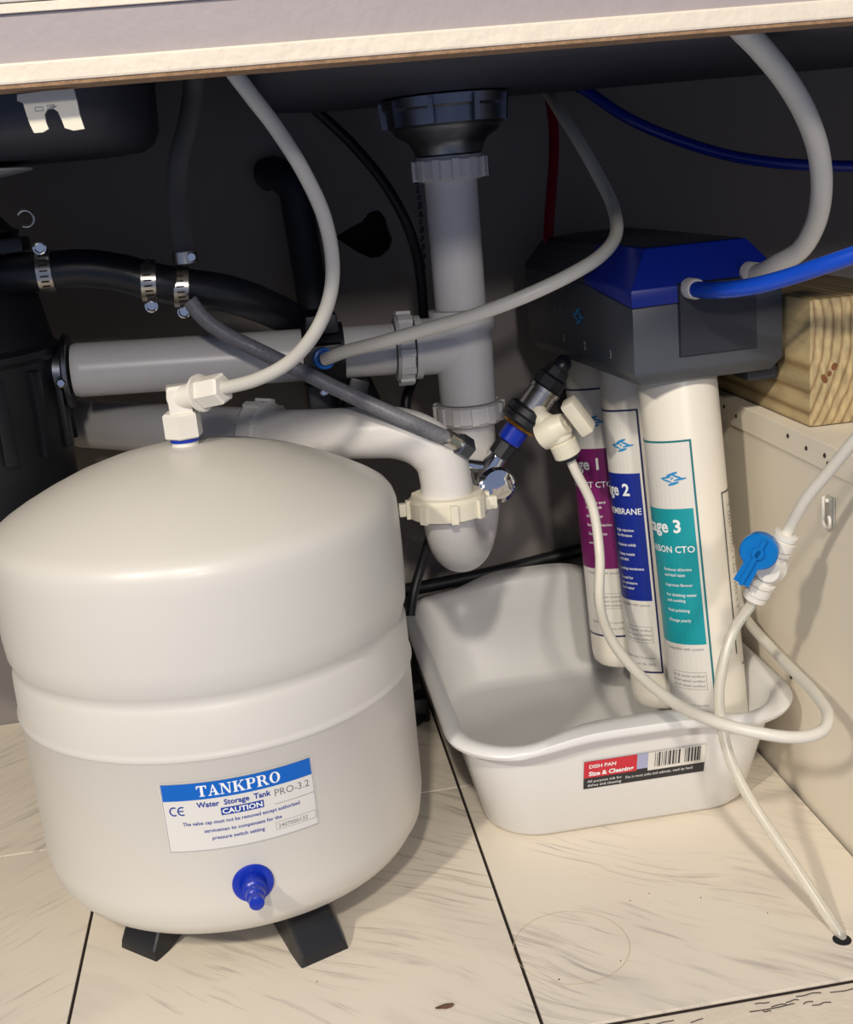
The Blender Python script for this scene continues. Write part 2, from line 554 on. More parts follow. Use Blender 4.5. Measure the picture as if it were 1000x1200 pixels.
bmesh.ops.triangle_fill(bm, edges=outer+inner, use_beauty=True, use_dissolve=False)
back = [bm.verts.new(v.co+Vector((0, 0.012, 0))) for v in hv]
for i in range(len(hv)):
    j = (i+1) % len(hv)
    bm.faces.new((hv[i], hv[j], back[j], back[i]))
wb = struct('wall_back', bm, 'wallgrey')
wb['label'] = 'taupe backboard of the cabinet with a ragged hole'
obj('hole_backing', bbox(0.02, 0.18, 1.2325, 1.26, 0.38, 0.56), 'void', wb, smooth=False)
# printed strip beside the tailpiece
sp = Print()
random.seed(9)
z = 0.43
while z < 0.535:
    hgt = random.uniform(0.004, 0.008)
    sp.rect(0.1525, z, 0.1525+random.uniform(0.002, 0.006), z+hgt*0.35)
    sp.rect(0.1535, z+hgt*0.3, 0.155+random.uniform(0.0, 0.003), z+hgt)
    z += hgt+0.002
sp.build('lettering', lambda u, v, o: Vector((u+0.012, 1.2195-o, v)), 0.0003, 'ink', wb)
struct('wall_left', bbox(-0.82, -0.80, 0.62, 1.22, -0.02, 0.70), 'wallgrey')
# right side: low cream panel with a ledge at its top, lumber stands on it
wr = struct('wall_right', bbox(0.392, 0.70, 0.6205, 1.22, -0.02, 0.2885), 'wallcream')
wr['label'] = 'cream side panel with painted ledge strip'
obj('ledge_strip', bbox(0.3905, 0.70, 0.6205, 1.22, 0.2892, 0.3098, 0.0006), 'wallcream', wr, smooth=False)
bm = bmesh.new()
for p in ((0.3902, 0.992, 0.303), (0.3902, 0.965, 0.2995), (0.3902, 0.83, 0.300), (0.3902, 0.80, 0.301), (0.3902, 0.862, 0.303), (0.3902, 0.795, 0.296), (0.3912, 0.86, 0.10), (0.3912, 0.83, 0.06)):
    lathe(bm, p, (-1, 0, 0), [(0, 0.0019), (0.0006, 0.0015)], 8)
obj('nail_hole', bm, 'grime', wr)
struct('wall_far_right', bbox(0.90, 0.92, 0.62, 1.22, -0.02, 0.70), 'wallgrey')
# countertop and rail
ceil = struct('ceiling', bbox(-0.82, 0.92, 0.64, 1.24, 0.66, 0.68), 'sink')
ceil['label'] = 'dark underside of the countertop'
rail = struct('trim_1', bbox(-0.82, 0.92, 0.6125, 0.640, 0.5805, 0.5900, 0.0012), 'cream')
rail['label'] = 'cream painted bottom edge of the cabinet rail'
obj('particleboard_edge', bbox(-0.82, 0.92, 0.6135, 0.6395, 0.5788, 0.5806), 'chip', rail, smooth=False)
struct('trim_2', bbox(-0.82, 0.92, 0.6185, 0.640, 0.5902, 0.66), 'lilac')  # drawer front panel, darkened by colour for the counter's shade
sill = struct('trim_3', bbox(-0.82, 0.92, 0.575, 0.6188, -0.06, -0.0012, 0.0015), 'cream')
sill['label'] = 'cream painted sill in front of the tiles'
bm = bmesh.new()
random.seed(21)
for k in range(16):
    x = random.uniform(0.14, 0.38)
    y = random.uniform(0.604, 0.616)
    l = random.uniform(0.004, 0.03)
    pts = [Vector((x+l*i/3, y+random.uniform(-0.0008, 0.0008), -0.0009)) for i in range(4)]
    tube(bm, pts, 0.0004, seg=4, raw=True)
obj('paint_crack', bm, 'grime', sill, smooth=False)

# tiled counter edge, just its underside corner shows at the top left
ct = thing('countertop', (-0.1, 0.61, 0.612), 'white tiled countertop edge above the lilac panel, top left corner', 'countertop')
obj('edge_band', bbox(-0.82, 0.92, 0.6165, 0.6183, 0.6118, 0.6160, 0.0004), 'cream', ct, smooth=False)
for k in range(26):
    x1 = 0.915-k*0.065
    obj('counter_tile', bbox(x1-0.0645, x1-0.001, 0.6165, 0.6183, 0.6165, 0.66, 0.0008), 'countertile', ct, smooth=False)
keep(ct)

# ------------------------------------------------------------------ sink basins overhead
def rrect(cx, cy, hx, hy, r, n=8):
    out = []
    for qx, qy, a0 in ((1, 1, 0), (-1, 1, 90), (-1, -1, 180), (1, -1, 270)):
        for i in range(n+1):
            a = math.radians(a0+90*i/n)
            out.append((cx+qx*(hx-r)+r*math.cos(a), cy+qy*(hy-r)+r*math.sin(a)))
    return out
def loft(bm, rings, cap0=True, cap1=True):
    R = [[bm.verts.new(p) for p in r] for r in rings]
    n = len(R[0])
    for q in range(len(R)-1):
        for i in range(n):
            j = (i+1) % n
            bm.faces.new((R[q][i], R[q][j], R[q+1][j], R[q+1][i]))
    if cap0:
        bm.faces.new(R[0][::-1])
    if cap1:
        bm.faces.new(R[-1])
def basin(cx, cy, hx, hy, zb):
    bm = bmesh.new()
    rings = []
    for dz, ins in ((0.0, 0.03), (0.002, 0.014), (0.008, 0.005), (0.018, 0.0), (0.66-zb-0.0005, -0.004)):
        rings.append([(x, y, zb+dz) for x, y in rrect(cx, cy, hx-ins, hy-ins, 0.05)])
    loft(bm, rings)
    return bm
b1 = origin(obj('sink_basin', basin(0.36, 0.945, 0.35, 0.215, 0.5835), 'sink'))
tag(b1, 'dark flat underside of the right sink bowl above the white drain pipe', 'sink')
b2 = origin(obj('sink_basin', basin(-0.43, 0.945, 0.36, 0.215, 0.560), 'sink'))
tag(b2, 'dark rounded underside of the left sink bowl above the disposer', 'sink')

# ------------------------------------------------------------------ storage tank
TX, TY = -0.067, 0.86
tank = thing('water_storage_tank', (TX, TY, 0), 'round white pressure tank with blue printed label standing on black feet', 'tank')
prof = [(0.0285, 0.085), (0.0295, 0.112), (0.0325, 0.126), (0.0390, 0.136), (0.050, 0.1430), (0.066, 0.1455), (0.172, 0.1458), (0.1735, 0.1468), (0.1752, 0.1476), (0.1768, 0.1466), (0.180, 0.1462),
        (0.205, 0.1458), (0.209, 0.1440), (0.2125, 0.1432), (0.217, 0.1448), (0.222, 0.1470), (0.235, 0.1480), (0.262, 0.1482), (0.286, 0.1480), (0.296, 0.1474), (0.3015, 0.1458),
        (0.3060, 0.1425), (0.3100, 0.1370), (0.3170, 0.1250), (0.3260, 0.1070), (0.3350, 0.0860), (0.3425, 0.063), (0.3485, 0.036), (0.3510, 0.014), (0.3515, 0.004)]
obj('vessel', lbm((TX, TY, 0), (0, 0, 1), prof, 128), 'tank', tank, angle=60)
obj('base_pan', lbm((TX, TY, 0), (0, 0, 1), [(0.022, 0.08), (0.024, 0.098), (0.0295, 0.10)], 64), 'black', tank)
def foot(ang, w, k):
    a = math.radians(ang)
    o = Vector((math.sin(a), -math.cos(a), 0))
    t = Vector((math.cos(a), math.sin(a), 0))
    c = Vector((TX, TY, 0))
    bm = bmesh.new()
    rings = []
    for rr, z0, z1, ww in ((0.075, 0.010, 0.030, w*0.86), (0.100, 0.004, 0.034, w*0.9), (0.120, 0.0, 0.028, w*0.95), (0.134, 0.0, 0.014, w), (0.1395, 0.0, 0.008, w), (0.1405, 0.0, 0.003, w*0.97)):
        q = c+o*(0.075+(rr-0.075)*k)
        rings.append([q-t*ww+Vector((0, 0, z0)), q-t*ww*0.92+Vector((0, 0, z1-0.002)), q-t*ww*0.84+Vector((0, 0, z1)), q+t*ww*0.84+Vector((0, 0, z1)), q+t*ww*0.92+Vector((0, 0, z1-0.002)), q+t*ww+Vector((0, 0, z0))])
    loft(bm, rings)
    return bm
for ang, k in ((23, 0.98), (-42, 0.66), (142, 1.0), (200, 1.0)):
    obj('foot', foot(ang, 0.0185, k), 'black', tank, angle=30)
def tank_map(r0):
    def f(u, v, off):
        a = u/r0
        return Vector((TX+(r0+off)*math.sin(a), TY-(r0+off)*math.cos(a), v))
    return f
tm = tank_map(0.1459)
U0, U1 = math.radians(-15.0)*0.1459, math.radians(25.0)*0.1459
Z0, Z1 = 0.1085, 0.1590
lab = Print().rect(U0, Z0, U1, Z1).build('printed_label', tm, 0.0003, 'paper', tank)
lab['label'] = 'white label with a blue band reading TANKPRO'
Print().rect(U0+0.0012, Z1-0.0128, U1-0.0012, Z1-0.0008).build('blue_band', tm, 0.0005, 'labelblue', lab)
uc = (U0+U1)/2
p = Print()
end = serif(Print(), 'TANKPRO', 0, 0, 0.0078, 1.16)
serif(p, 'TANKPRO', uc+0.001-end/2, Z1-0.0107, 0.0078, 1.16)
p.build('title_lettering', tm, 0.0007, 'whiteink', lab)
p = Print()
p.text('Water  Storage  Tank', uc-0.004, Z1-0.0186, 0.0054, 'CENTER', 0.00015)
p.text('The valve cap must not be removed except authorized', uc, Z1-0.0312, 0.0037, 'CENTER', 0.00006, 0.95)
p.text('serviceman to compensate for the', uc, Z1-0.0372, 0.0037, 'CENTER', 0.00006, 1.0)
p.text('pressure switch setting', uc-0.004, Z1-0.0428, 0.0037, 'CENTER', 0.00006, 1.0)
for k, u in enumerate((U0+0.0075, U0+0.0128)):          # the two round strokes of the CE mark
    for i in range(8):
        a0, a1 = math.radians(60+240*i/8), math.radians(60+240*(i+1)/8)
        p.poly([(u+0.0032*math.cos(a0), 0.1388+0.0034*math.sin(a0)), (u+0.0032*math.cos(a1), 0.1388+0.0034*math.sin(a1)), (u+0.0022*math.cos(a1), 0.1388+0.0024*math.sin(a1)), (u+0.0022*math.cos(a0), 0.1388+0.0024*math.sin(a0))])
p.rect(U0+0.0100, 0.1384, U0+0.0138, 0.1393)
p.rect(uc-0.013, Z1-0.0260, uc+0.015, Z1-0.0206)
p.build('lettering', tm, 0.0005, 'blueink', lab)
Print().text('CAUTION', uc+0.001, Z1-0.0250, 0.0051, 'CENTER', 0.00012, 1.15).build('caution_lettering', tm, 0.0007, 'whiteink', lab)
p = Print().text('PRO-3.2', U1-0.0285, Z1-0.0205, 0.0072, 'LEFT', 0, 1.0).text('2407000132', U1-0.0285, Z1-0.0438, 0.0042, 'LEFT', 0)
p.outline(U1-0.030, Z1-0.0450, U1-0.0015, Z1-0.0392, 0.0002)
p.rect(uc+0.022, Z1-0.0262, U1-0.001, Z1-0.0259)
p.outline(U0+0.0006, Z0+0.0004, U1-0.0006, Z1-0.0004, 0.0003)
p.build('small_print', tm, 0.00045, 'greyink', lab)
# blue air valve cap
a = math.radians(5.3)
vd = Vector((math.sin(a), -math.cos(a), 0))
vp = Vector((TX, TY, 0.079))+vd*0.1446
cap = obj('air_valve_cap', lbm(vp, vd, [(0, 0.0140), (0.0016, 0.0140), (0.0026, 0.0132), (0.003, 0.0098), (0.0025, 0.0085), (0.012, 0.0078), (0.013, 0.0066), (0.019, 0.0062), (0.020, 0.0052), (0.026, 0.0050), (0.027, 0.0030)], 32), 'blue_cap', tank)
cap['label'] = 'royal blue valve cap'
# neck, locknut and elbow on top
neck = lbm((TX, TY, 0.3465), (0, 0, 1), [(0, 0.0100), (0.006, 0.0098), (0.0115, 0.0085)], 32)
obj('neck', neck, 'fitting', tank)
ring = obj('blue_seal', lbm((TX, TY, 0.3540), (0, 0, 1), [(0, 0.0105), (0.0022, 0.0105)], 32), 'blue_cap', tank)
keep(tank)
elb = thing('push_fit_elbow', (TX, TY, 0.3565), 'white plastic right-angle fitting on top of the round tank', 'pipe fitting')
bm = bmesh.new()
lathe(bm, (TX, TY, 0.3567), (0, 0, 1), [(0, 0.0128), (0.001, 0.0140), (0.017, 0.0140), (0.0185, 0.0125)], 6, phase=0.35)
obj('hex_nut', bm, 'fitting', elb, angle=20)
bm = bmesh.new()
q = Vector((TX, TY, 0.3855))
d = (Vector((-0.0339, 0.8350, 0.3926))-q).normalized()
lathe(bm, (TX, TY, 0.3752), (0, 0, 1), [(0, 0.0112), (0.017, 0.0118), (0.0195, 0.010)], 4, phase=0.9)
lathe(bm, q-d*0.004, d, [(0, 0.0085), (0.024, 0.0090), (0.0241, 0.0135), (0.0260, 0.0135), (0.0261, 0.0095)], 24)
obj('elbow_body', bm, 'fitting', elb, angle=25)
obj('compression_nut', lbm(q+d*0.0222, d, [(0, 0.0100), (0.001, 0.0112), (0.019, 0.0112), (0.0205, 0.0095)], 6, phase=0.2), 'fitting', elb, angle=20)
keep(elb)
t1s = q+d*0.041
o = origin(obj('tank_tube', tbm([t1s, (-0.0108, 0.8250, 0.3976), (0.0125, 0.8150, 0.4083), (0.0320, 0.8000, 0.4283), (0.0434, 0.7900, 0.4505), (0.0474, 0.7800, 0.4727), (0.0444, 0.7650, 0.5027), (0.0338, 0.7500, 0.5315), (0.0196, 0.7300, 0.5573), (0.0063, 0.7100, 0.5765), (-0.0021, 0.7000, 0.5901), (-0.0037, 0.7000, 0.5989)], 0.0047, seg=20), 'tube_grey'))
tag(o, 'translucent pale tube curving up from the tank elbow behind the cream rail', 'tube')

# ------------------------------------------------------------------ dishpan
tubt = thing('dishpan', (0.243, 0.99, 0), 'white rectangular plastic dishpan with sticker standing under the filters', 'dishpan')
CX, CY, HX, HY = 0.2430, 0.990, 0.1430, 0.190
def rimz(x, y, base, amp=0.016):
    z = base
    if y < CY:
        amp *= 0.5
    b = math.exp(-((x-CX)/0.066)**4)
    edge = max(0.0, (abs(y-CY)-0.12)/0.07)
    return z+amp*b*min(1.0, edge)
def ring(ins, z, r, insb=None, bump=0.0, cy=CY):
    out = []
    for x, y in rrect(CX, cy, HX-ins, HY-(insb if insb is not None else ins), max(0.012, r), 10):
        out.append((x, y, rimz(x, y, z, bump)))
    return out
def densify(r, m=5):
    out = []
    n = len(r)
    for i in range(n):
        a, b = Vector(r[i]), Vector(r[(i+1) % n])
        k = m if (b-a).length > 0.05 else 1
        for q in range(k):
            out.append(a.lerp(b, q/k))
    return out
def tring(ins, z, r, insb, bump):
    # long sides are subdivided so that the raised grips can swell smoothly
    base = [Vector(v) for v in ring(ins, z, r, insb, 0.0)]
    d = densify(base, 24)
    out = []
    for v in d:
        b = math.exp(-((v.x-CX)/0.066)**4) if abs(v.y-CY) > 0.12 else 0
        inw = 0.012*b*(1 if v.y < CY else -1) if (0.004 < ins < 0.03 and z > 0.09 and ins != 0.012) else 0
        out.append((v.x, v.y+inw*min(1, ins/0.0115), rimz(v.x, v.y, v.z, bump)))
    return out
def make_tub():
    bm = bmesh.new()
    L = [(0.045, 0.0, 0.030, 0.052, 0), (0.036, 0.001, 0.040, 0.043, 0), (0.031, 0.006, 0.044, 0.038, 0), (0.0165, 0.070, 0.050, 0.021, 0), (0.012, 0.0915, 0.052, 0.0155, 0.012), (0.0035, 0.0918, 0.056, 0.0035, 0.013), (0.0012, 0.0925, 0.057, 0.0012, 0.014),
         (0.0, 0.0955, 0.058, 0.0, 0.015), (0.0015, 0.0985, 0.057, 0.0015, 0.016), (0.006, 0.1000, 0.055, 0.006, 0.016), (0.0115, 0.0990, 0.052, 0.0115, 0.016), (0.0150, 0.0955, 0.050, 0.0155, 0.015),
         (0.0185, 0.070, 0.048, 0.023, 0.004), (0.0330, 0.010, 0.042, 0.040, 0), (0.038, 0.0035, 0.038, 0.045, 0), (0.047, 0.0022, 0.030, 0.054, 0)]
    loft(bm, [tring(i, z, r, ib, b) for i, z, r, ib, b in L])
    return bm
tub_ob = obj('pan', make_tub(), 'tub', tubt, angle=50)
# sticker on the sloping front side
def tub_map(u, v, off):
    # v = height on the front wall
    y = CY-HY+0.021+(0.052-0.021-0.014)*(0.070-v)/0.064
    return Vector((u, y-0.0004-off, v))
SX0, SX1, SZ0, SZ1 = 0.2030, 0.3020, 0.046, 0.0735
st = Print().rect(SX0, SZ0, SX1, SZ1, 0.01).build('sticker', tub_map, 0.0004, 'blackprint', tubt)
st['label'] = 'red, white and black printed sticker'
Print().rect(SX0, SZ0+0.0110, SX0+0.043, SZ1, 0.01).build('red_panel', tub_map, 0.0006, 'redprint', st)
Print().rect(SX0+0.043, SZ0+0.0125, SX0+0.052, SZ1, 0.01).build('lavender_panel', tub_map, 0.0006, 'lavender', st)
Print().rect(SX0+0.052, SZ0+0.0095, SX1, SZ1, 0.01).build('white_panel', tub_map, 0.0006, 'paper', st)
p = Print()
random.seed(3)
u = SX0+0.0575
while u < SX1-0.004:
    w = random.choice((0.0005, 0.0005, 0.0009, 0.0014))
    if not (SX0+0.078 < u < SX0+0.081):
        p.rect(u, SZ0+0.0125, u+w, SZ1-0.0008)
    u += w+random.choice((0.0005, 0.0008, 0.0012))
p.build('barcode', tub_map, 0.0008, 'ink', st)
p = Print().text('DISH PAN', SX0+0.004, SZ0+0.0205, 0.0050, 'LEFT', 0.0001).text('Size & Cleaning', SX0+0.004, SZ0+0.0130, 0.0058, 'LEFT', 0.0002)
p.text('Fits in most sinks and cabinets, wash by hand', SX0+0.034, SZ0+0.0048, 0.0038, 'LEFT', 0, 0.80)
p.text('All purpose tub for', SX0+0.003, SZ0+0.0062, 0.0036, 'LEFT')
p.text('dishes and cleaning', SX0+0.003, SZ0+0.0022, 0.0036, 'LEFT')
p.build('lettering', tub_map, 0.0008, 'whiteink', st)
keep(tubt)

# ------------------------------------------------------------------ filter housing and cartridges
HO = Vector((0.2750, 0.880, 0))
HU = Vector((0.110, 0.0085, 0)).normalized()
HV = Vector((-0.0085, 0.110, 0)).normalized()
HW, HL = 0.1245, 0.300
def hp(u, v, z):
    q = HO+HU*u+HV*v
    return Vector((q.x, q.y, z))
head = thing('filter_housing', tuple(hp(HW/2, HL/2, 0.35)), 'charcoal and blue plastic filter head fixed to the lumber, holding three cartridges', 'water filter')
def foot_ring(ins, zf, zb, zl=None):
    # footprint with a chamfered far corner, points in order round the outline
    c = 0.034
    P = [(0, 0), (HW, 0), (HW, HL), (c, HL), (0, HL-c*0.9), (0, HL*0.34)]
    mx, my = HW/2, HL/2
    out = []
    for u, v in P:
        uu = u+(ins if u < mx else -ins)*(0.6 if v > my else 1)
        vv = v+(ins if v < my else -ins)
        z = zf+(zb-zf)*max(0, (v-0.02))/HL
        out.append(hp(uu, vv, z))
    return out
def flat(ins, z, dz=(0,)*6):
    r = foot_ring(ins, z, z)
    return [Vector((p.x, p.y, p.z+dz[i])) for i, p in enumerate(r)]
def bev_ob(name, rings, m, parent, bev=0.0015, cap0=True, cap1=True):
    bm = bmesh.new()
    loft(bm, rings, cap0, cap1)
    bmesh.ops.recalc_face_normals(bm, faces=bm.faces)
    es = [e for e in bm.edges if len(e.link_faces) == 2 and e.calc_face_angle(0) > math.radians(20)]
    bmesh.ops.bevel(bm, geom=es, offset=bev, segments=2, affect='EDGES', profile=0.5)
    return obj(name, bm, m, parent, angle=25)
dzm = (0, 0.002, 0.006, 0.018, 0.018, 0.012)
bev_ob('housing_body', [flat(0.007, 0.350), flat(0.0, 0.360), flat(0.0, 0.411, dzm)], 'charcoal', head)
sh = bev_ob('blue_shroud', [flat(-0.0004, 0.4112, dzm), flat(-0.0004, 0.4245, tuple(x*0.35 for x in dzm)), flat(0.020, 0.4530), flat(0.026, 0.4535)], 'blue_lid', head, 0.0010)
sh.data.materials.append(M['charcoal_top'])
for f in sh.data.polygons:          # the far half of the front side stays charcoal
    c_ = f.center
    v_ = (Vector((c_.x, c_.y, 0))-HO).dot(HV)
    u_ = (Vector((c_.x, c_.y, 0))-HO).dot(HU)
    if u_ < 0.045 and v_ > 0.14:
        f.material_index = 1
bev_ob('top_plate', [flat(0.022, 0.4537), flat(0.030, 0.4550)], 'charcoal_top', head, 0.0005)
# cover of the port block on the near end
def end_block(u0, u1, z0, z1, d0, d1):
    bm = bmesh.new()
    pts = [hp(u0, -d0, z0), hp(u1, -d0, z0), hp(u1, -d0, z1), hp(u0, -d0, z1)]
    pts2 = [hp(u0+0.002, -d1, z0+0.002), hp(u1-0.002, -d1, z0+0.002), hp(u1-0.002, -d1, z1-0.002), hp(u0+0.002, -d1, z1-0.002)]
    loft(bm, [pts, pts2])
    return bm
obj('port_block', end_block(0.036, 0.103, 0.3690, 0.4270, -0.002, 0.0022), 'charcoal_port', head, smooth=False)
obj('mounting_tab', bbox(0.376, 0.4015, 0.905, 0.958, 0.3405, 0.3515, 0.002), 'charcoal_port', head, smooth=False)
pb = Vector((0.3221, 0.8775, 0.4221))
pw = Vector((0.3716, 0.8825, 0.4290))
pdir = -HV
for pc in (pb, pw):
    bm = bmesh.new()
    lathe(bm, pc+HV*0.006, pdir, [(0, 0.0078), (0.012, 0.0078), (0.0135, 0.0070), (0.0136, 0.0058)], 28)
    obj('port_collet', bm, 'fitting', head)['label'] = 'white push-in ring'
# print on the front face
def face_map(u, v, off):
    return hp(-0.0004-off, u, v)
Print().text('BLUE', 0.188, 0.3915, 0.0120, 'LEFT', 0.0001, -0.9).build('lettering', face_map, 0.0003, 'greyink', head)
def logo(pr, u, v, s, fl=1):
    fl *= 1.25
    for k, (dx, dy, a, b, rot) in enumerate(((0.0, 0.30, 0.42, 0.09, 0.25), (0.28, 0.12, 0.34, 0.07, -0.3), (-0.35, 0.08, 0.40, 0.06, 0.1), (0.42, -0.05, 0.44, 0.07, 0.12), (-0.30, -0.12, 0.36, 0.06, -0.25), (0.05, -0.32, 0.40, 0.09, 0.2), (0.0, 0.02, 0.12, 0.05, 0.6))):
        pr.blob(u+fl*dx*s, v+dy*s, a*s, b*s, fl*rot)
    return pr
p = logo(Print(), 0.122, 0.3945, 0.0155, -1)
p.build('logo', face_map, 0.0003, 'logo', head)
p = Print()
for k, v in enumerate((0.165, 0.110, 0.050)):
    p = Print().text(str(k+1), v, 0.3675, 0.0095, 'LEFT', 0.0001, -1.0)
    p.build('stage_number', face_map, 0.0003, 'whiteink', head)
keep(head)

def cartridge(top, bot, r, stage, colour, line, sub, lines, label, az_edge, z_shift, side=False):
    top, bot = Vector(top), Vector(bot)
    ax = (bot-top).normalized()
    Ln = (bot-top).length
    t = thing('filter_cartridge', tuple(top), label, 'filter cartridge')
    obj('shell', lbm(top, ax, [(0, r*0.9), (0.004, r*0.99), (0.005, r), (Ln-0.012, r), (Ln-0.004, r*0.96), (Ln, r*0.85)], 64), 'filter', t, angle=40)
    # local frame: u grows to the right as seen from the camera, v downwards from the top
    f0 = Vector((0, -1, 0)) - ax*Vector((0, -1, 0)).dot(ax)
    f0.normalize()
    rt_ = ax.cross(f0)
    if rt_.x < 0:
        rt_ = -rt_
    def mp(u, v, off):
        a = math.radians(az_edge)+u/r
        return top+ax*v+(f0*math.cos(a)+rt_*math.sin(a))*(r+off)
    def T(pr_text, u, v, size, bold=0.0, sx=1.0, align='RIGHT'):
        q = Print().text(pr_text, 0, 0, size, align, bold, sx)
        return [[(u+a_, v-b_) for a_, b_ in f] for f in q.polys]
    W = 0.062
    v0, v1 = z_shift, z_shift+0.238
    ls = Print().rect(-W, v0, 0, v1).build('printed_label', mp, 0.0003, 'paper', t)
    Print().outline(-W, v0, 0, v1, 0.0016).build('border', mp, 0.0006, line, ls)
    p0, p1 = v0+0.056, v0+0.171
    Print().rect(-W+0.0016, p0, -0.0035, p1).build('colour_panel', mp, 0.0005, colour, ls)
    q = Print()
    q.polys += T('Stage '+stage, -0.0140, p0+0.0195, 0.0150, 0.0004)
    q.polys += T(sub, -0.0050, p0+0.0365, 0.0078, 0.0001)
    yy = p0+0.052
    for ln in lines:
        q.polys += T(ln, -0.0345, yy, 0.0036, 0.00003, 1.0, 'LEFT')
        yy += 0.0047 if ln.endswith(' ') else 0.0085
    q.build('lettering', mp, 0.0008, 'whiteink', ls)
    lg = Print()
    q = logo(Print(), 0, 0, 0.0125)
    lg.polys = [[(-0.018+a_, v0+0.031-b_) for a_, b_ in f] for f in q.polys]
    lg.build('logo', mp, 0.0006, 'logo', ls)
    q = Print()
    q.polys += T('Compatible with system', -0.006, p1+0.0052, 0.0036)
    q.polys += T('Replace every 12 months', -0.006, v1-0.013, 0.0034)
    q.polys += T('Lot  No. 0423', -0.006, v1-0.007, 0.0034)
    q.outline(-0.036, p1+0.024, -0.006, p1+0.039, 0.0003)
    for k in range(3):
        q.polys += T('WQA tested certified', -0.0075, p1+0.0285+0.0042*k, 0.0033)
    q.build('small_print', mp, 0.0005, 'greyink', ls)
    if side:
        s0, s1 = 0.0235, 0.0480
        Print().rect(s0, v0+0.048, s0+0.0012, v0+0.185).rect(s0, v0+0.048, s1, v0+0.0492).build('side_label_border', mp, 0.0006, 'ink', t)
        q = Print()
        random.seed(12)
        v = v0+0.060
        while v < v0+0.17:
            q.rect(s0+0.008, v, s0+0.008+random.uniform(0.004, 0.010), v+0.0006)
            v += random.choice((0.003, 0.003, 0.006))
        q.rect(s0+0.009, v0+0.196, s0+0.020, v0+0.1975)
        q.build('side_small_print', mp, 0.0006, 'greyink', t)['kind'] = 'stuff'
    keep(t)
    return t
cartridge((0.3265, 0.932, 0.3512), (0.3375, 0.898, 0.030), 0.0318, '3', 'teal', 'tealline', 'POST CARBON CTO', ['Reduces chlorine ', 'and bad taste', 'Improves flavour', 'For drinking water ', 'and cooking', 'Final polishing', 'Change yearly'], 'nearest white filter cartridge, teal panel printed with stage 3', -8, 0.053, True)
cartridge((0.3150, 1.008, 0.3512), (0.3240, 0.976, 0.040), 0.0318, '2', 'navy', 'navyline', 'RO MEMBRANE', ['High rejection ', 'fine filtration', 'Reduces solids', 'Heavy metals ', 'and salts', 'Lasting membrane', 'Tested for ', 'low pressure ', 'feed water'], 'middle white filter cartridge, dark blue panel printed with stage 2', -19, 0.040)
cartridge((0.3030, 1.084, 0.3512), (0.3090, 1.054, 0.050), 0.0318, '1', 'purple', 'navyline', 'SEDIMENT CTO', ['Removes sand ', 'rust and silt', 'First barrier', 'Reduces chlorine', 'Change twice', 'every year'], 'farthest white filter cartridge, purple panel printed with stage 1', 0, 0.033)

# ------------------------------------------------------------------ lumber
bm = bmesh.new()
box(bm, -0.044, 0.044, -0.125, 0.125, -0.0485, 0.0485, 0.0022)
lum = obj('lumber_block', bm, 'wood')
lum.location = (0.4470, 0.9760, 0.3590)
tag(lum, 'short pine lumber block with knots lying on the cream ledge', 'lumber')
bm = bmesh.new()
for (x, z, a, b, r) in ((-0.0325, -0.012, 0.0022, 0.0038, 0.5), (-0.0285, -0.0085, 0.0016, 0.0022, -0.4), (-0.0245, -0.0035, 0.0022, 0.0030, -0.5)):
    pts = [(x+a*math.cos(t)*math.cos(r)-b*math.sin(t)*math.sin(r), -0.1256, z+a*math.cos(t)*math.sin(r)+b*math.sin(t)*math.cos(r)) for t in [2*math.pi*i/12 for i in range(12)]]
    vs = [bm.verts.new(q) for q in pts]
    vb = [bm.verts.new((q[0], q[1]+0.002, q[2])) for q in pts]
    bm.faces.new(vs)
    for i in range(12):
        j = (i+1) % 12
        bm.faces.new((vs[i], vs[j], vb[j], vb[i]))
obj('knot', bm, 'knot', lum, smooth=False)
bm = bmesh.new()
lathe(bm, (-0.0445, -0.018, -0.017), (-1, 0, 0), [(0, 0.0045), (0.0004, 0.0045), (0.0006, 0.0035), (-0.001, 0.002)], 16)
obj('screw_hole', bm, 'grime', lum)

# ------------------------------------------------------------------ drain pipes
PX0, PY0 = 0.1690, 1.030
stn = thing('basket_strainer', (PX0, PY0, 0.58), 'dull metal strainer locknut clamped under the right sink bowl', 'drain strainer')
bm = bmesh.new()
lathe(bm, (PX0, PY0, 0.5585), (0, 0, 1), [(0, 0.046), (0.002, 0.049), (0.014, 0.050), (0.016, 0.052), (0.0235, 0.053)], 48)
for k in range(9):
    an = 2*math.pi*k/9+0.15
    o_ = Vector((math.cos(an), math.sin(an), 0))
    t_ = Vector((-math.sin(an), math.cos(an), 0))
    vs = []
    for s in ((-1, 0.5605, 0.046), (1, 0.5605, 0.046), (1, 0.5605, 0.0535), (-1, 0.5605, 0.0535), (-1, 0.5805, 0.046), (1, 0.5805, 0.046), (1, 0.5805, 0.0555), (-1, 0.5805, 0.0555)):
        c = Vector((PX0, PY0, s[1]))+o_*s[2]+t_*s[0]*0.0022
        vs.append(bm.verts.new(c))
    for f in ((0, 1, 2, 3), (7, 6, 5, 4), (0, 4, 5, 1), (1, 5, 6, 2), (2, 6, 7, 3), (3, 7, 4, 0)):
        bm.faces.new([vs[i] for i in f])
obj('locknut', bm, 'darksteel', stn, angle=25)
obj('strainer_body', lbm((PX0, PY0, 0.5355), (0, 0, 1), [(0, 0.024), (0.001, 0.028), (0.007, 0.030), (0.012, 0.033), (0.018, 0.043), (0.023, 0.046)], 48), 'darksteel', stn)
keep(stn)
bm = bmesh.new()
nut(bm, (PX0, PY0, 0.5160), (0, 0, 1), 0.0192, 0.0300, 12)
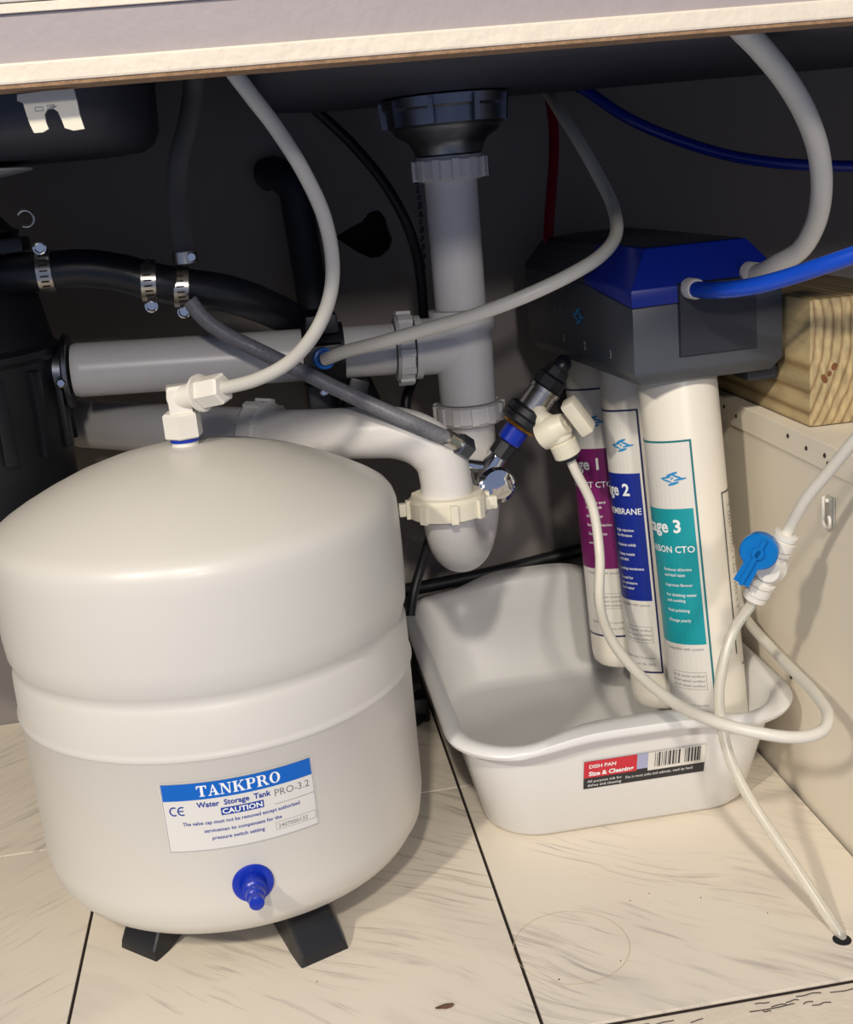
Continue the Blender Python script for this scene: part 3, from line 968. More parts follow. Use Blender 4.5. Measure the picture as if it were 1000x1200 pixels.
tail = thing('drain_tailpiece', (PX0, PY0, 0.46), 'upright white drain pipe hanging from the metal strainer', 'drain pipe')
obj('slip_nut', bm, 'pvc', tail, angle=25)
obj('pipe', lbm((PX0, PY0, 0.4085), (0, 0, 1), [(0, 0.0222), (0.1065, 0.0222), (0.1070, 0.025), (0.1074, 0.025)], 40), 'pvc', tail)
keep(tail)
tee = thing('drain_tee', (PX0, PY0, 0.36), 'white tee fitting joining the upright drain to the horizontal pipe', 'pipe fitting')
ZT = 0.3770
ZL = 0.3905
xa, xb = 0.1180, -0.1650
hd = Vector((xb-PX0, 0, ZL-ZT+0.0)).normalized()
def hpnt(x):
    return Vector((x, PY0, ZT-0.0+(x-PX0)*hd.z/hd.x))
bm = bmesh.new()
lathe(bm, (PX0, PY0, 0.3265), (0, 0, 1), [(0, 0.0245), (0.062, 0.0255), (0.0625, 0.0285), (0.0815, 0.0285), (0.0818, 0.026)], 40)
lathe(bm, hpnt(PX0-0.004), hd, [(0, 0.0245), (0.034, 0.0245), (0.0345, 0.0275), (0.040, 0.0275)], 40)
obj('tee_body', bm, 'pvc', tee, angle=30)
bm = bmesh.new()
nut(bm, hpnt(PX0-0.0455), hd, 0.0150, 0.0300, 12)
obj('slip_nut', bm, 'pvc', tee, angle=25)
bm = bmesh.new()
nut(bm, (PX0, PY0, 0.3255), (0, 0, -1), 0.0180, 0.0300, 12)
obj('slip_nut', bm, 'pvc', tee, angle=25)
keep(tee)
hpipe = origin(obj('drain_pipe', lbm(hpnt(PX0-0.0615), hd, [(0, 0.0222), (0.262, 0.0226), (0.266, 0.0228), (0.2705, 0.0215)], 40), 'pvc'))
tag(hpipe, 'horizontal white drain pipe running left to the black disposer', 'drain pipe')

trap = thing('drain_trap', (0.15, 0.995, 0.22), 'white U-shaped drain trap behind the tank with cream coupling nut', 'drain trap')
FP = Vector((0.1325, 0.955, 0))
RP = Vector((PX0, PY0, 0))
mid = (FP+RP)/2
rad = (RP-FP).length/2
dr = (FP-RP).normalized()
pts = [Vector((RP.x, RP.y, 0.3070)), Vector((RP.x, RP.y, 0.27))]
for k in range(0, 13):
    a = math.pi*k/12
    pts.append(Vector((mid.x, mid.y, 0.2480))-dr*rad*math.cos(a)-Vector((0, 0, rad*math.sin(a)*1.0)))
pts.append(Vector((FP.x, FP.y, 0.2540)))
bm = bmesh.new()
tube(bm, pts, 0.0218, seg=36, n=4)
obj('u_bend', bm, 'pvc', trap)
bm = bmesh.new()
nut(bm, (FP.x, FP.y, 0.2470), (0, 0, 1), 0.0185, 0.0325, 8, 0.0028)
for s in (-1, 1):
    c = Vector((FP.x, FP.y, 0.252))+Vector((0.985, -0.12, 0))*s*0.0365
    box(bm, c.x-0.0050, c.x+0.0050, c.y-0.0035, c.y+0.0035, c.z-0.003, c.z+0.008, 0.0012)
obj('coupling_nut', bm, 'pvc_cream', trap, angle=25)['label'] = 'cream winged coupling nut'
bm = bmesh.new()
arm = [(FP.x, FP.y, 0.2640), (FP.x, FP.y, 0.2780), (0.1290, 0.956, 0.2960), (0.1160, 0.959, 0.3110), (0.0980, 0.9635, 0.3190), (0.072, 0.9715, 0.3210), (0.030, 0.993, 0.3200), (-0.010, 1.022, 0.3190)]
tube(bm, arm, 0.0215, seg=36, n=8)
obj('trap_arm', bm, 'pvc', trap)
ad = Vector((-0.040, 0.030, 0.001)).normalized()
bm = bmesh.new()
nut(bm, Vector((-0.010, 1.022, 0.3190))-ad*0.004, ad, 0.020, 0.0285, 10)
obj('wall_nut', bm, 'pvc', trap, angle=25)
bm = bmesh.new()
tube(bm, [Vector((-0.010, 1.022, 0.3190))+ad*t for t in (0.014, 0.03, 0.0301, 0.05, 0.0501, 0.09, 0.15, 0.19, 0.215)], 0.0225, seg=32, raw=True)
obj('wall_stub', bm, 'pvc', trap)
keep(trap)

# ------------------------------------------------------------------ disposer
DX, DY = -0.268, 1.03
dis = thing('garbage_disposer', (DX, DY, 0.22), 'black ribbed waste disposer hanging at the left edge', 'disposer')
obj('motor_case', lbm((DX, DY, 0), (0, 0, 1), [(0.215, 0.07), (0.222, 0.088), (0.235, 0.093), (0.405, 0.094), (0.409, 0.097), (0.414, 0.097), (0.418, 0.092), (0.455, 0.086), (0.474, 0.068), (0.480, 0.055)], 64), 'black', dis)
bm = bmesh.new()
for k in range(7):
    an = math.radians(-75+k*22)
    o_ = Vector((math.cos(an), math.sin(an), 0))
    c = Vector((DX, DY, 0))+o_*0.0945
    m4 = Matrix.Translation(c) @ Matrix.Rotation(an, 4, 'Z')
    box(bm, -0.004, 0.004, -0.0055, 0.0055, 0.330, 0.400, 0.002, m4)
obj('rib', bm, 'black', dis)
obj('upper_chamber', lbm((DX, DY, 0), (0, 0, 1), [(0.478, 0.058), (0.495, 0.066), (0.500, 0.078), (0.508, 0.080), (0.511, 0.074), (0.522, 0.066), (0.545, 0.062), (0.559, 0.060)], 48), 'black', dis)
obj('mount_flange', lbm((DX, DY, 0), (0, 0, 1), [(0.548, 0.062), (0.5535, 0.098), (0.555, 0.099), (0.5575, 0.062)], 48), 'pvc', dis)
# mounting ring ear with steel ring
rc = Vector((-0.1724, 0.9850, 0.5168))
bm = bmesh.new()
L = [rc+Vector((math.cos(t), 0, math.sin(t)))*0.0062 for t in [math.radians(150-270*i/16) for i in range(17)]]
tube(bm, L, 0.0012, seg=8, raw=True)
obj('steel_ring', bm, 'steel', dis)
obj('mounting_ear', bbox(-0.235, -0.178, 0.983, 1.02, 0.4920, 0.5030, 0.002), 'black', dis)
# outlet elbow with hose spigot and drain flange
obj('hose_spigot', tbm([(-0.235, 1.015, 0.474), (-0.200, 0.998, 0.474), (-0.178, 0.990, 0.4765)], 0.0145, seg=24), 'black', dis)
fl_ = hpnt(-0.1650)
obj('outlet_flange', lbm(fl_, hd, [(0, 0.0300), (0.003, 0.0310), (0.0045, 0.0300), (0.0046, 0.022), (0.03, 0.022)], 40), 'darksteel', dis)
obj('flange_bolt', lbm(Vector((-0.1700, 0.9990, 0.3853)), (0.2, -1, 0.1), [(-0.006, 0.0042), (0.002, 0.0042), (0.003, 0.003)], 6), 'chrome', dis)
keep(dis)

# ------------------------------------------------------------------ black drain hose with clamps
hose_pts = [(-0.205, 1.000, 0.4745), (-0.186, 0.992, 0.4765), (-0.1633, 0.9850, 0.4755), (-0.1339, 0.9850, 0.4746), (-0.1053, 0.9850, 0.4678), (-0.0863, 0.9850, 0.4606), (-0.0622, 0.9900, 0.4530), (-0.0302, 1.0000, 0.4442), (-0.0019, 1.0250, 0.4293), (0.0257, 1.0600, 0.4091), (0.0529, 1.0950, 0.3838), (0.0732, 1.1000, 0.3493), (0.0843, 1.1000, 0.3174), (0.0929, 1.1000, 0.2820)]
hs = origin(obj('drain_hose', tbm(hose_pts, 0.0152, seg=28), 'rubber'))
tag(hs, 'thick black rubber hose sagging from the disposer behind the white pipes', 'hose')
def clamp(c, axis, r, screw_dir, label):
    c = Vector(c)
    t = thing('hose_clamp', tuple(c), label, 'hose clamp', 'steel clamps on the hoses')
    a, b, d = frame(axis)
    bm = bmesh.new()
    lathe(bm, c-d*0.0058, d, [(0, r), (0.0001, r+0.0011), (0.0116, r+0.0011), (0.0117, r)], 36)
    obj('band', bm, 'steel', t)
    bm = bmesh.new()
    for k in range(9):
        an = 2*math.pi*k/36*1.5-0.7
        o_ = Vector((0, -1, 0))*math.cos(an)+Vector((0, 0, 1))*math.sin(an)
        cc = c+o_*(r+0.0012)
        box(bm, cc.x-0.0030, cc.x+0.0030, cc.y-0.0006, cc.y+0.0006, cc.z-0.0005, cc.z+0.0005)
    obj('band_slot', bm, 'grime', t, smooth=False)
    s = Vector(screw_dir).normalized()
    hc = c+s*(r+0.004)+Vector((0, -0.004, 0))
    hb = bmesh.new()
    lathe(hb, hc+Vector((0, 0.010, 0)), (0, -1, 0), [(0, 0.0040), (0.011, 0.0040), (0.0115, 0.0052), (0.016, 0.0052), (0.0165, 0.0040), (0.0145, 0.0032)], 12)
    obj('screw', hb, 'chrome', t)
    keep(t)
clamp((-0.1633, 0.9850, 0.4755), (1, -0.02, 0.0), 0.0155, (0, -0.3, 1), 'bright steel clamp on the black hose nearest the disposer')
clamp((-0.0863, 0.9850, 0.4606), (1, 0.02, -0.10), 0.0155, (0, -0.3, -1), 'steel clamp on the black hose, middle one of three')
clamp((-0.0622, 0.9900, 0.4530), (1, 0.03, -0.12), 0.0155, (0, -0.3, -1), 'steel clamp on the black hose beneath the upright grey hose')

gh = origin(obj('grey_hose', tbm([(-0.0554, 0.9720, 0.4750), (-0.0563, 0.9850, 0.4968), (-0.0563, 1.0000, 0.5261), (-0.0511, 1.0100, 0.5520), (-0.0424, 1.0200, 0.5745), (-0.0345, 1.0300, 0.6005), (-0.0309, 1.0300, 0.6164)], 0.0082, seg=20), 'greyhose'))
tag(gh, 'dull grey hose rising from the clamped black hose into shadow', 'hose')
t = thing('small_hose_clamp', (-0.0554, 0.9720, 0.4750), 'small steel clamp at the foot of the dull grey hose', 'hose clamp')
q = Vector((-0.0554, 0.9720, 0.4750))
obj('band', lbm(q-Vector((0, 0, 0.003)), (0, 0, 1), [(0, 0.0085), (0.0001, 0.0098), (0.009, 0.0098), (0.0091, 0.0085)], 24), 'steel', t)
obj('screw', lbm(q+Vector((0.006, -0.009, 0.002)), (0, -1, 0), [(0, 0.003), (0.005, 0.0038), (0.007, 0.003)], 12), 'chrome', t)
keep(t)

# ------------------------------------------------------------------ braided supply hose and chrome stop valve
sup = thing('supply_hose', (0.0896, 0.9850, 0.3361), 'grey braided supply hose slanting down to the chrome valve', 'hose')
hp_ = [(-0.0562, 0.9650, 0.4438), (-0.0475, 0.9650, 0.4295), (-0.0333, 0.9650, 0.4159), (-0.0096, 0.9650, 0.4004), (0.0188, 0.9550, 0.3836), (0.0535, 0.9450, 0.3627), (0.0850, 0.9350, 0.3450), (0.1207, 0.9320, 0.3247), (0.1396, 0.9380, 0.3127)]
obj('hose', tbm(hp_, 0.0062, seg=20), 'braid', sup)
e1 = Vector((0.1396, 0.9380, 0.3127))
e2 = Vector((0.1664, 0.9620, 0.2891))
dd = (e2-e1)
obj('ferrule', lbm(e1-dd*0.25, dd, [(0, 0.0068), (dd.length*0.4, 0.0068)], 20), 'steel', sup)
obj('hex_nut', lbm(e1+dd*0.10, dd, [(0, 0.0090), (0.001, 0.0100), (0.014, 0.0100), (0.0145, 0.007)], 6), 'darksteel', sup, angle=20)
keep(sup)
hw2 = [(-0.0558, 0.9750, 0.4402), (-0.0506, 0.9750, 0.4247), (-0.0387, 0.9750, 0.4126), (-0.0262, 0.9770, 0.4041), (-0.0099, 0.9800, 0.3971)]
o = origin(obj('thin_wire', tbm(hw2, 0.0014, seg=8), 'black'))
tag(o, 'thin black wire beside the upper end of the braided hose', 'wire')

vc = Vector((0.1749, 0.9900, 0.2711))
ups = (Vector((0.2375, 0.9850, 0.3486))-vc).normalized()
sv = thing('stop_valve', tuple(vc), 'chrome stop valve with oval handle behind the coupling nut', 'valve')
bm = bmesh.new()
lathe(bm, vc-ups*0.012, ups, [(0, 0.006), (0.003, 0.009), (0.02, 0.0095), (0.026, 0.008), (0.040, 0.008)], 24)
lathe(bm, vc-Vector((0.012, 0, -0.006)), Vector((1, 0, -0.3)), [(-0.006, 0.006), (0.012, 0.0065)], 20)
obj('valve_body', bm, 'chrome', sv)
bm = bmesh.new()
hd2 = Vector((0.30, -0.85, 0.25))
lathe(bm, vc+Vector((0.002, -0.006, -0.012)), hd2, [(0, 0.006), (0.003, 0.013), (0.006, 0.0178), (0.009, 0.0185), (0.012, 0.0145), (0.0125, 0.005)], 32, squash=0.85)
obj('oval_handle', bm, 'chrome', sv)
obj('flex_pipe', lbm(Vector((vc.x+0.004, vc.y+0.012, vc.z)), (0.05, 1, -0.1), [(0, 0.007), (0.19, 0.007)], 16), 'chrome', sv)
keep(sv)
ad_ = thing('feed_adapter', tuple(vc+ups*0.05), 'slanted feed adapter of black, brass and steel rings above the stop valve', 'pipe fitting')
obj('black_sleeve', lbm(vc+ups*0.016, ups, [(0, 0.0090), (0.001, 0.0100), (0.014, 0.0100), (0.015, 0.009)], 8), 'black', ad_)
obj('blue_bushing', lbm(vc+ups*0.0312, ups, [(0, 0.0098), (0.001, 0.0108), (0.0145, 0.0108), (0.0148, 0.010)], 24), 'blue_cap', ad_)
obj('brass_ring', lbm(vc+ups*0.046, ups, [(0, 0.0110), (0.0003, 0.0150), (0.003, 0.0168), (0.0045, 0.010)], 28), 'brass', ad_)
obj('union_nut', lbm(vc+ups*0.0495, ups, [(0, 0.0170), (0.002, 0.0190), (0.007, 0.0190), (0.0075, 0.0180), (0.009, 0.0190), (0.0145, 0.0186), (0.0165, 0.015)], 28), 'black', ad_)
obj('steel_barrel', lbm(vc+ups*0.065, ups, [(0, 0.0130), (0.018, 0.0130), (0.0185, 0.0142), (0.022, 0.0142), (0.023, 0.012)], 32), 'steel', ad_)
obj('upper_nut', lbm(vc+ups*0.0875, ups, [(0, 0.0120), (0.001, 0.0138), (0.010, 0.0138), (0.012, 0.011), (0.017, 0.0105), (0.020, 0.0095)], 8), 'black', ad_, angle=20)
keep(ad_)
b0 = vc+ups*0.105
o = origin(obj('black_hose', tbm([b0, b0+ups*0.006, (0.2526, 1.0300, 0.3470), (0.2628, 1.0900, 0.3298), (0.2766, 1.1400, 0.3071), (0.2949, 1.1800, 0.2771)], 0.0075, seg=16), 'rubber'))
tag(o, 'short black hose bending up behind the charcoal filter head', 'hose')
# white plastic shutoff on the adapter
so = thing('feed_shutoff', (0.2338, 0.9650, 0.3084), 'cream plastic shutoff tap with paddle knob left of stage 1 cartridge', 'valve')
s0 = Vector((0.2191, 0.9850, 0.3167))
s1 = Vector((0.2405, 0.9550, 0.3038))
ks = Vector((0.2338, 0.9650, 0.3084))
kd = (Vector((0.2491, 0.9500, 0.3255))-Vector((0.2265, 0.9650, 0.3108))).normalized()
dn = (Vector((0.2417, 0.9650, 0.2778))-Vector((0.2301, 0.9650, 0.3089))).normalized()
body0 = Vector((0.2315, 0.9650, 0.3072))
bm = bmesh.new()
lathe(bm, body0-kd*0.016, kd, [(0, 0.011), (0.001, 0.0125), (0.014, 0.0135), (0.018, 0.012), (0.026, 0.009)], 28)
lathe(bm, body0-dn*0.004, dn, [(0, 0.0105), (0.014, 0.0105), (0.0142, 0.0092), (0.017, 0.0092), (0.0172, 0.0118), (0.029, 0.0118), (0.030, 0.0105)], 28)
bk = Vector((0, 0.045, 0.004))
tube(bm, [body0, body0+Vector((-0.012, 0.012, 0.010)), vc+ups*0.076], 0.0085, seg=18)
obj('tap_body', bm, 'pvc_cream', so, angle=30)
a_, b_, d_ = frame(kd, Vector((0, -1, 0)))
m4 = Matrix.Translation(body0+kd*0.0165) @ Matrix(((a_.x, b_.x, d_.x, 0), (a_.y, b_.y, d_.y, 0), (a_.z, b_.z, d_.z, 0), (0, 0, 0, 1)))
bm = bmesh.new()
box(bm, -0.0165, 0.0165, -0.008, 0.008, 0.0, 0.0125, 0.003, m4)
obj('paddle_knob', bm, 'pvc_cream', so)
obj('black_collet', lbm(body0+dn*0.0262, dn, [(0, 0.0080), (0.0035, 0.0080), (0.004, 0.005)], 20), 'black', so)
keep(so)
t8 = [body0+dn*0.0300, body0+dn*0.042, (0.2590, 0.9650, 0.2362), (0.2595, 0.9500, 0.1958), (0.2492, 0.9200, 0.1648), (0.2433, 0.8700, 0.1518), (0.2482, 0.8200, 0.1431), (0.2585, 0.7650, 0.1405), (0.2714, 0.7150, 0.1463), (0.2934, 0.6950, 0.1441), (0.3181, 0.6900, 0.1394), (0.3375, 0.6950, 0.1384), (0.3497, 0.7100, 0.1403), (0.3578, 0.7450, 0.1396), (0.3656, 0.8000, 0.1346), (0.3726, 0.8600, 0.1302), (0.3756, 0.9050, 0.1315), (0.3810, 0.9400, 0.1337), (0.3908, 0.9750, 0.1461), (0.3921, 0.9850, 0.1754)]
o = origin(obj('feed_tube', tbm(t8, 0.0042, seg=18), 'tube_white'))
tag(o, 'bright white thin tube looping in front of the dishpan from the cream tap', 'tube')

# ------------------------------------------------------------------ saddle clamp with blue collet
sc = thing('drain_saddle', (0.0481, 1.0000, 0.3746), 'black drain saddle clamped round the horizontal white pipe', 'pipe clamp')
xs0 = hpnt(0.0470)
bm = bmesh.new()
lathe(bm, hpnt(0.0640), hd, [(0, 0.0222), (0.0003, 0.0262), (0.0355, 0.0262), (0.0358, 0.0222)], 40)
box(bm, 0.0300, 0.0620, 0.9940, 1.012, xs0.z-0.006, xs0.z+0.012, 0.003)
obj('saddle_shell', bm, 'black', sc, angle=30)
obj('clamp_ear', bbox(0.0285, 0.0480, 1.000, 1.055, xs0.z-0.062, xs0.z-0.022, 0.003), 'black', sc)
m4 = Matrix.Translation((0.0680, 1.035, xs0.z-0.045)) @ Matrix.Rotation(0.35, 4, 'Y')
obj('clamp_ear', bbox(-0.009, 0.009, -0.012, 0.012, -0.028, 0.022, 0.003, m4), 'black', sc)
obj('upper_ear', bbox(0.0330, 0.0600, 1.000, 1.060, xs0.z+0.020, xs0.z+0.036, 0.003), 'black', sc)
for sx_, sz_ in ((0.0420, -0.028), (0.0500, -0.0285)):
    obj('screw', lbm((sx_, 1.002, xs0.z+sz_), (0, -1, 0), [(0, 0.0036), (0.004, 0.0036), (0.005, 0.0024)], 10), 'chrome', sc)
cp = Vector((0.0435, 0.9930, 0.3825))
cd = (Vector((0.0571, 0.9500, 0.3932))-cp).normalized()
cd = (cd+Vector((0, -1.2, 0))).normalized()
obj('blue_collet', lbm(cp+Vector((0, 0.006, 0)), cd, [(0, 0.0085), (0.009, 0.0092), (0.013, 0.0088), (0.0135, 0.0065), (0.010, 0.006)], 28), 'collet', sc)['label'] = 'blue push-in collar'
keep(sc)
t2 = [cp+cd*0.010, (0.0615, 0.9650, 0.3907), (0.0844, 0.9450, 0.3970), (0.1235, 0.9250, 0.4067), (0.1612, 0.9050, 0.4167), (0.1997, 0.8950, 0.4285), (0.2363, 0.9000, 0.4405), (0.2647, 0.9200, 0.4502), (0.2860, 0.9500, 0.4626), (0.2969, 0.9900, 0.4823), (0.2973, 1.0300, 0.5072), (0.2933, 1.0700, 0.5362), (0.2893, 1.1200, 0.5666), (0.2902, 1.1700, 0.5895), (0.2882, 1.1800, 0.5997), (0.272, 1.186, 0.640)]
o = origin(obj('drain_tube', tbm(t2, 0.0054, seg=20), 'tube_white'))
tag(o, 'pale drain tube running from the blue collar up past the filter head', 'tube')

# ------------------------------------------------------------------ remaining tubes and cords
o = origin(obj('red_tube', tbm([(0.292, 1.192, 0.655), (0.2964, 1.1850, 0.5901), (0.2955, 1.1700, 0.5535), (0.2898, 1.1550, 0.5222), (0.2817, 1.1400, 0.4915), (0.2733, 1.1250, 0.4549), (0.2720, 1.115, 0.4450)], 0.0050, seg=16), 'tube_red'))
tag(o, 'dark red tube dropping behind to the far end of the filter head', 'tube')
o = origin(obj('blue_back_tube', tbm([(0.304, 1.185, 0.655), (0.3101, 1.1800, 0.6011), (0.3315, 1.1700, 0.5832), (0.3620, 1.1500, 0.5564), (0.4004, 1.1300, 0.5338), (0.4423, 1.1100, 0.5151), (0.4834, 1.0900, 0.5036), (0.5201, 1.0800, 0.4979), (0.5565, 1.0700, 0.4939), (0.5925, 1.0600, 0.4914)], 0.0052, seg=16), 'tube_navy'))
tag(o, 'dark blue tube drooping across the shaded back wall', 'tube')
o = origin(obj('blue_port_tube', tbm([pb+pdir*0.004, pb+pdir*0.012, (0.3296, 0.8400, 0.4232), (0.3439, 0.8200, 0.4258), (0.3604, 0.8000, 0.4316), (0.3758, 0.7800, 0.4390), (0.3926, 0.7650, 0.4461), (0.4144, 0.7500, 0.4553)], 0.0062, seg=20), 'tube_blue'))
tag(o, 'bright blue tube pushed into the near end of the filter head', 'tube')
o = origin(obj('white_port_tube', tbm([pw+pdir*0.004, pw+pdir*0.012, (0.3777, 0.8500, 0.4368), (0.3879, 0.8350, 0.4464), (0.3924, 0.8200, 0.4651), (0.3896, 0.8050, 0.4871), (0.3804, 0.7900, 0.5129), (0.3620, 0.7700, 0.5379), (0.3386, 0.7500, 0.5605), (0.3135, 0.7300, 0.5787), (0.2906, 0.7100, 0.5923), (0.2786, 0.6950, 0.6025)], 0.0073, seg=20), 'tube_white'))
tag(o, 'thick white tube arching from the filter head up behind the rail', 'tube')

o = origin(obj('back_pipe', tbm([(0.0189, 1.2150, 0.5347), (0.0271, 1.2050, 0.5354), (0.0359, 1.1950, 0.5290), (0.0427, 1.1900, 0.5189), (0.0454, 1.1880, 0.4869), (0.0474, 1.1860, 0.4479), (0.0493, 1.1840, 0.4067), (0.0494, 1.1820, 0.3565), (0.0495, 1.1800, 0.3053)], 0.0155, seg=20), 'navy_rubber'))
tag(o, 'thick dark hose hanging down the back wall left of the hole', 'hose')
o = origin(obj('extension_lead', tbm([(0.0508, 1.1850, 0.6161), (0.0731, 1.1850, 0.5878), (0.1017, 1.1800, 0.5560), (0.1278, 1.1700, 0.5177), (0.1456, 1.1650, 0.4782), (0.1538, 1.1700, 0.4426), (0.1548, 1.1700, 0.3972), (0.1505, 1.1600, 0.3654), (0.1379, 1.1500, 0.3345), (0.1259, 1.1400, 0.3105), (0.1306, 1.1400, 0.2691), (0.1436, 1.1400, 0.2239), (0.1423, 1.1400, 0.1886), (0.1305, 1.1400, 0.1541), (0.1133, 1.1300, 0.1142), (0.1020, 1.1000, 0.0720), (0.1012, 1.0600, 0.0480)], 0.0050, seg=12), 'black'))
tag(o, 'black power cord running down the back wall behind the drain pipes', 'cord')
o = origin(obj('black_floor_hose', tbm([(0.1069, 1.1850, 0.1035), (0.1349, 1.1900, 0.1027), (0.1727, 1.1950, 0.1035), (0.2205, 1.2000, 0.1061), (0.2692, 1.2050, 0.1106), (0.3268, 1.2050, 0.1175)], 0.0070, seg=12), 'black'))
tag(o, 'black hose lying level along the back wall behind the dishpan', 'hose')
pg = thing('power_plug', (0.1040, 1.0200, 0.0503), 'black plug and adapter on the floor between tank and dishpan', 'plug')
c = Vector((0.1099, 1.0906, 0.0120))
obj('adapter_block', bbox(c.x-0.018, c.x+0.004, c.y-0.012, c.y+0.03, 0.0, 0.026, 0.003), 'black', pg)
obj('plug_neck', tbm([(c.x-0.007, c.y+0.012, 0.024), (c.x-0.008, c.y+0.02, 0.05), (c.x-0.007, c.y+0.035, 0.075)], 0.0065, seg=12), 'black', pg)
obj('cord_tail', tbm([(c.x+0.002, c.y-0.004, 0.006), (c.x-0.01, c.y-0.02, 0.006), (c.x-0.03, c.y-0.03, 0.006)], 0.004, seg=10), 'black', pg)
keep(pg)

# ------------------------------------------------------------------ clear tube with blue shutoff on the right
vb = Vector((0.3305, 0.7600, 0.2363))
nv = (Vector((0, 0, 0.525))-vb).normalized()
upv = (Vector((0.3391, 0.7480, 0.2713))-Vector((0.3165, 0.7650, 0.2095))).normalized()
nv = (nv-upv*nv.dot(upv)).normalized()
val = thing('inline_shutoff', tuple(vb), 'small white inline valve with round blue lever handle beside the side panel', 'valve')
bm = bmesh.new()
lathe(bm, vb-nv*0.008, nv, [(0, 0.0085), (0.002, 0.0118), (0.010, 0.0118), (0.012, 0.0100), (0.018, 0.0080)], 32)
for s in (-1, 1):
    lathe(bm, vb, upv*s, [(0, 0.0075), (0.0125, 0.0075), (0.0126, 0.0095), (0.0150, 0.0095), (0.0152, 0.0078), (0.0162, 0.0078), (0.0164, 0.0092), (0.0225, 0.0092), (0.0227, 0.0075), (0.0240, 0.0075), (0.0242, 0.0085), (0.0275, 0.0085), (0.0280, 0.0060)], 28)
obj('valve_body', bm, 'fitting', val, angle=30)
hc = Vector((0.3161, 0.7450, 0.2543))
lv = (Vector((0.3010, 0.7450, 0.2301))-hc)
lvn = (lv-nv*lv.dot(nv)).normalized()
sd = nv.cross(lvn)
bm = bmesh.new()
lathe(bm, hc-nv*0.006, nv, [(0, 0.0105), (0.001, 0.0128), (0.008, 0.0132), (0.0095, 0.0120)], 40)
def hb(a0, a1, w0, w1, n0, n1):
    r0_ = [hc+lvn*a0+sd*w0+nv*n0, hc+lvn*a0-sd*w0+nv*n0, hc+lvn*a0-sd*w0+nv*n1, hc+lvn*a0+sd*w0+nv*n1]
    r1_ = [hc+lvn*a1+sd*w1+nv*n0, hc+lvn*a1-sd*w1+nv*n0, hc+lvn*a1-sd*w1+nv*n1, hc+lvn*a1+sd*w1+nv*n1]
    loft(bm, [r0_, r1_])
hb(0.002, 0.0265, 0.0052, 0.0058, -0.004, 0.0032)
hb(-0.0115, 0.0265, 0.0014, 0.0014, 0.002, 0.0062)
lathe(bm, hc+nv*0.002, nv, [(0, 0.0048), (0.004, 0.0044), (0.0042, 0.003)], 20)
obj('lever_handle', bm, 'handle_blue', val, angle=30)['label'] = 'bright blue round lever handle'
keep(val)
u0 = vb+upv*0.0265
o = origin(obj('upper_clear_tube', tbm([u0, u0+upv*0.006, (0.3454, 0.7350, 0.2904), (0.3519, 0.7150, 0.3139), (0.3581, 0.6900, 0.3412), (0.3665, 0.6600, 0.3735)], 0.0040, seg=18), 'tube_white'))
tag(o, 'milky tube leaving the blue-handled valve toward the right edge', 'tube')
l0 = vb-upv*0.0265
o = origin(obj('lower_clear_tube', tbm([l0, l0-upv*0.006, (0.3080, 0.7700, 0.1899), (0.2979, 0.7650, 0.1714), (0.2901, 0.7580, 0.1475), (0.2884, 0.7500, 0.1245), (0.2908, 0.7380, 0.0996), (0.2978, 0.7220, 0.0778), (0.3079, 0.7050, 0.0573), (0.3197, 0.6900, 0.0346), (0.3308, 0.6740, 0.0118), (0.3366, 0.6632, -0.0009), (0.3352, 0.6575, -0.004)], 0.0039, seg=18), 'tube_clear'))
tag(o, 'milky tube dropping from the valve into the floor hole', 'tube')
fh = obj('floor_hole_disc', lbm((0.3352, 0.6590, -0.0005), (0, 0, 1), [(0, 0.0062), (0.0009, 0.0062), (0.001, 0.0050)], 28), 'void', floor)  # flat dark disc, the floor hole's darkness put into its colour

# cable clip on the side panel
cc = Vector((0.3912, 0.7906, 0.2605))
clip = thing('cable_clip', tuple(cc), 'small clear plastic clip stuck on the cream side panel', 'clip')
obj('clip_base', bbox(cc.x-0.0015, cc.x, cc.y-0.006, cc.y+0.006, cc.z-0.010, cc.z+0.012, 0.0006), 'clearplastic', clip)
bm = bmesh.new()
L = [cc+Vector((-0.004, 0, 0))+Vector((0, math.cos(t)*0.0055, math.sin(t)*0.0055-0.006)) for t in [math.radians(20-250*i/12) for i in range(13)]]
tube(bm, [cc+Vector((-0.004, 0.0052, 0.011))]+L, 0.0012, seg=8, raw=True)
lathe(bm, cc+Vector((-0.001, 0.003, 0.008)), (-1, 0, 0), [(0, 0.0016), (0.003, 0.0016)], 8)
obj('hook', bm, 'fitting', clip)
keep(clip)

# bracket under the rail
BY = 0.6330
bp_ = [(-0.1047, 0.6330, 0.5776), (-0.0925, 0.6330, 0.5782), (-0.0779, 0.6330, 0.5782), (-0.0771, 0.6330, 0.5726), (-0.0769, 0.6330, 0.5667), (-0.0756, 0.6330, 0.5594), (-0.0810, 0.6330, 0.5590), (-0.0849, 0.6330, 0.5605), (-0.0858, 0.6330, 0.5646), (-0.0869, 0.6330, 0.5683), (-0.0890, 0.6330, 0.5700), (-0.0919, 0.6330, 0.5698), (-0.0935, 0.6330, 0.5676), (-0.0933, 0.6330, 0.5636), (-0.0926, 0.6330, 0.5608), (-0.0957, 0.6330, 0.5594), (-0.0998, 0.6330, 0.5594), (-0.1011, 0.6330, 0.5635), (-0.1021, 0.6330, 0.5695), (-0.1026, 0.6330, 0.5735), (-0.1052, 0.6330, 0.5748)]
brk = obj('rail_bracket', plate(bp_, 0.003, (0, 1, 0)), 'pvc_cream', smooth=False)
origin(brk)
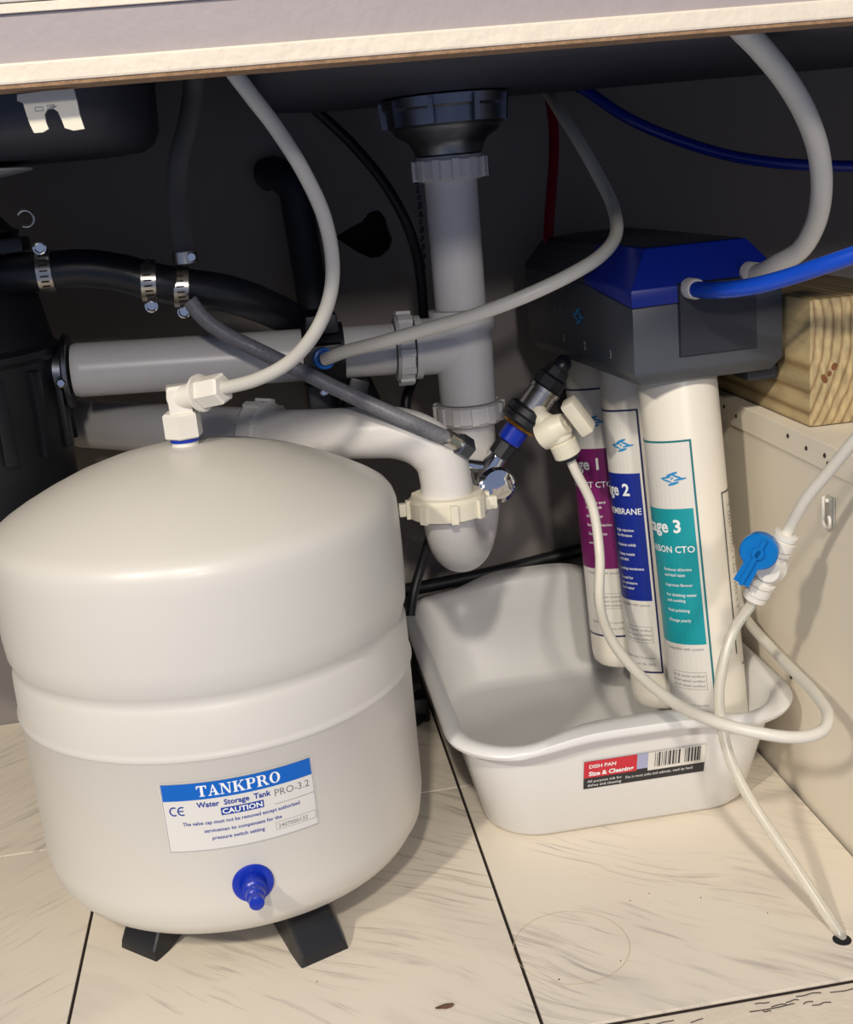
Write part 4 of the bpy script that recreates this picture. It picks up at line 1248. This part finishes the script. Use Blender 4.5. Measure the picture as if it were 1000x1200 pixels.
bk2 = Print().outline(-0.0975, 0.5692, -0.0935, 0.5712, 0.0003).outline(-0.0915, 0.5700, -0.0880, 0.5718, 0.0003).rect(-0.0905, 0.5706, -0.0870, 0.5711).build('moulded_mark', lambda u, v, o: Vector((u, 0.6330-o, v))-brk.location, 0.0002, 'greyink', brk)
tag(brk, 'cream forked plastic bracket hanging under the rail at left', 'bracket')

# ring stain and debris
bm = bmesh.new()
n = 64
ra = [bm.verts.new((0.157+0.0400*math.cos(2*math.pi*i/n), 0.700+0.0400*math.sin(2*math.pi*i/n), 0.0002)) for i in range(n)]
rb = [bm.verts.new((0.157+0.0404*math.cos(2*math.pi*i/n), 0.700+0.0404*math.sin(2*math.pi*i/n), 0.0002)) for i in range(n)]
for i in range(n):
    bm.faces.new((ra[i], ra[(i+1) % n], rb[(i+1) % n], rb[i]))
obj('ring_stain', bm, 'stain', floor, smooth=False)
bm = bmesh.new()
random.seed(5)
dc = Vector((0.0609, 0.6597, 0.0000))
vs = [bm.verts.new((dc.x+0.007*math.cos(2*math.pi*i/9)*random.uniform(.7, 1.1), dc.y+0.0022*math.sin(2*math.pi*i/9)*random.uniform(.7, 1.1), random.uniform(0.0005, 0.0018))) for i in range(9)]
vt = bm.verts.new((dc.x, dc.y, 0.0026))
vl = bm.verts.new((dc.x, dc.y, 0.0001))
for i in range(9):
    bm.faces.new((vs[i], vs[(i+1) % 9], vt))
    bm.faces.new((vs[i], vl, vs[(i+1) % 9]))
o = origin(obj('debris_flake', bm, 'debris', smooth=False))
tag(o, 'tiny curled brown flake lying on the front tile', 'debris')
bm = bmesh.new()
for (px_, py_, r_) in ((0.140, 0.668, 0.0007), (0.185, 0.676, 0.0005), (0.228, 0.745, 0.0005), (0.212, 0.74, 0.0005), (-0.020, 0.708, 0.0005), (0.30, 0.70, 0.0005), (0.262, 0.73, 0.0006)):
    lathe(bm, (px_, py_, 0), (0, 0, 1), [(0, r_), (0.0003, r_*0.8)], 6)
sk = obj('floor_speck', bm, 'grime', floor)
sk['kind'] = 'stuff'
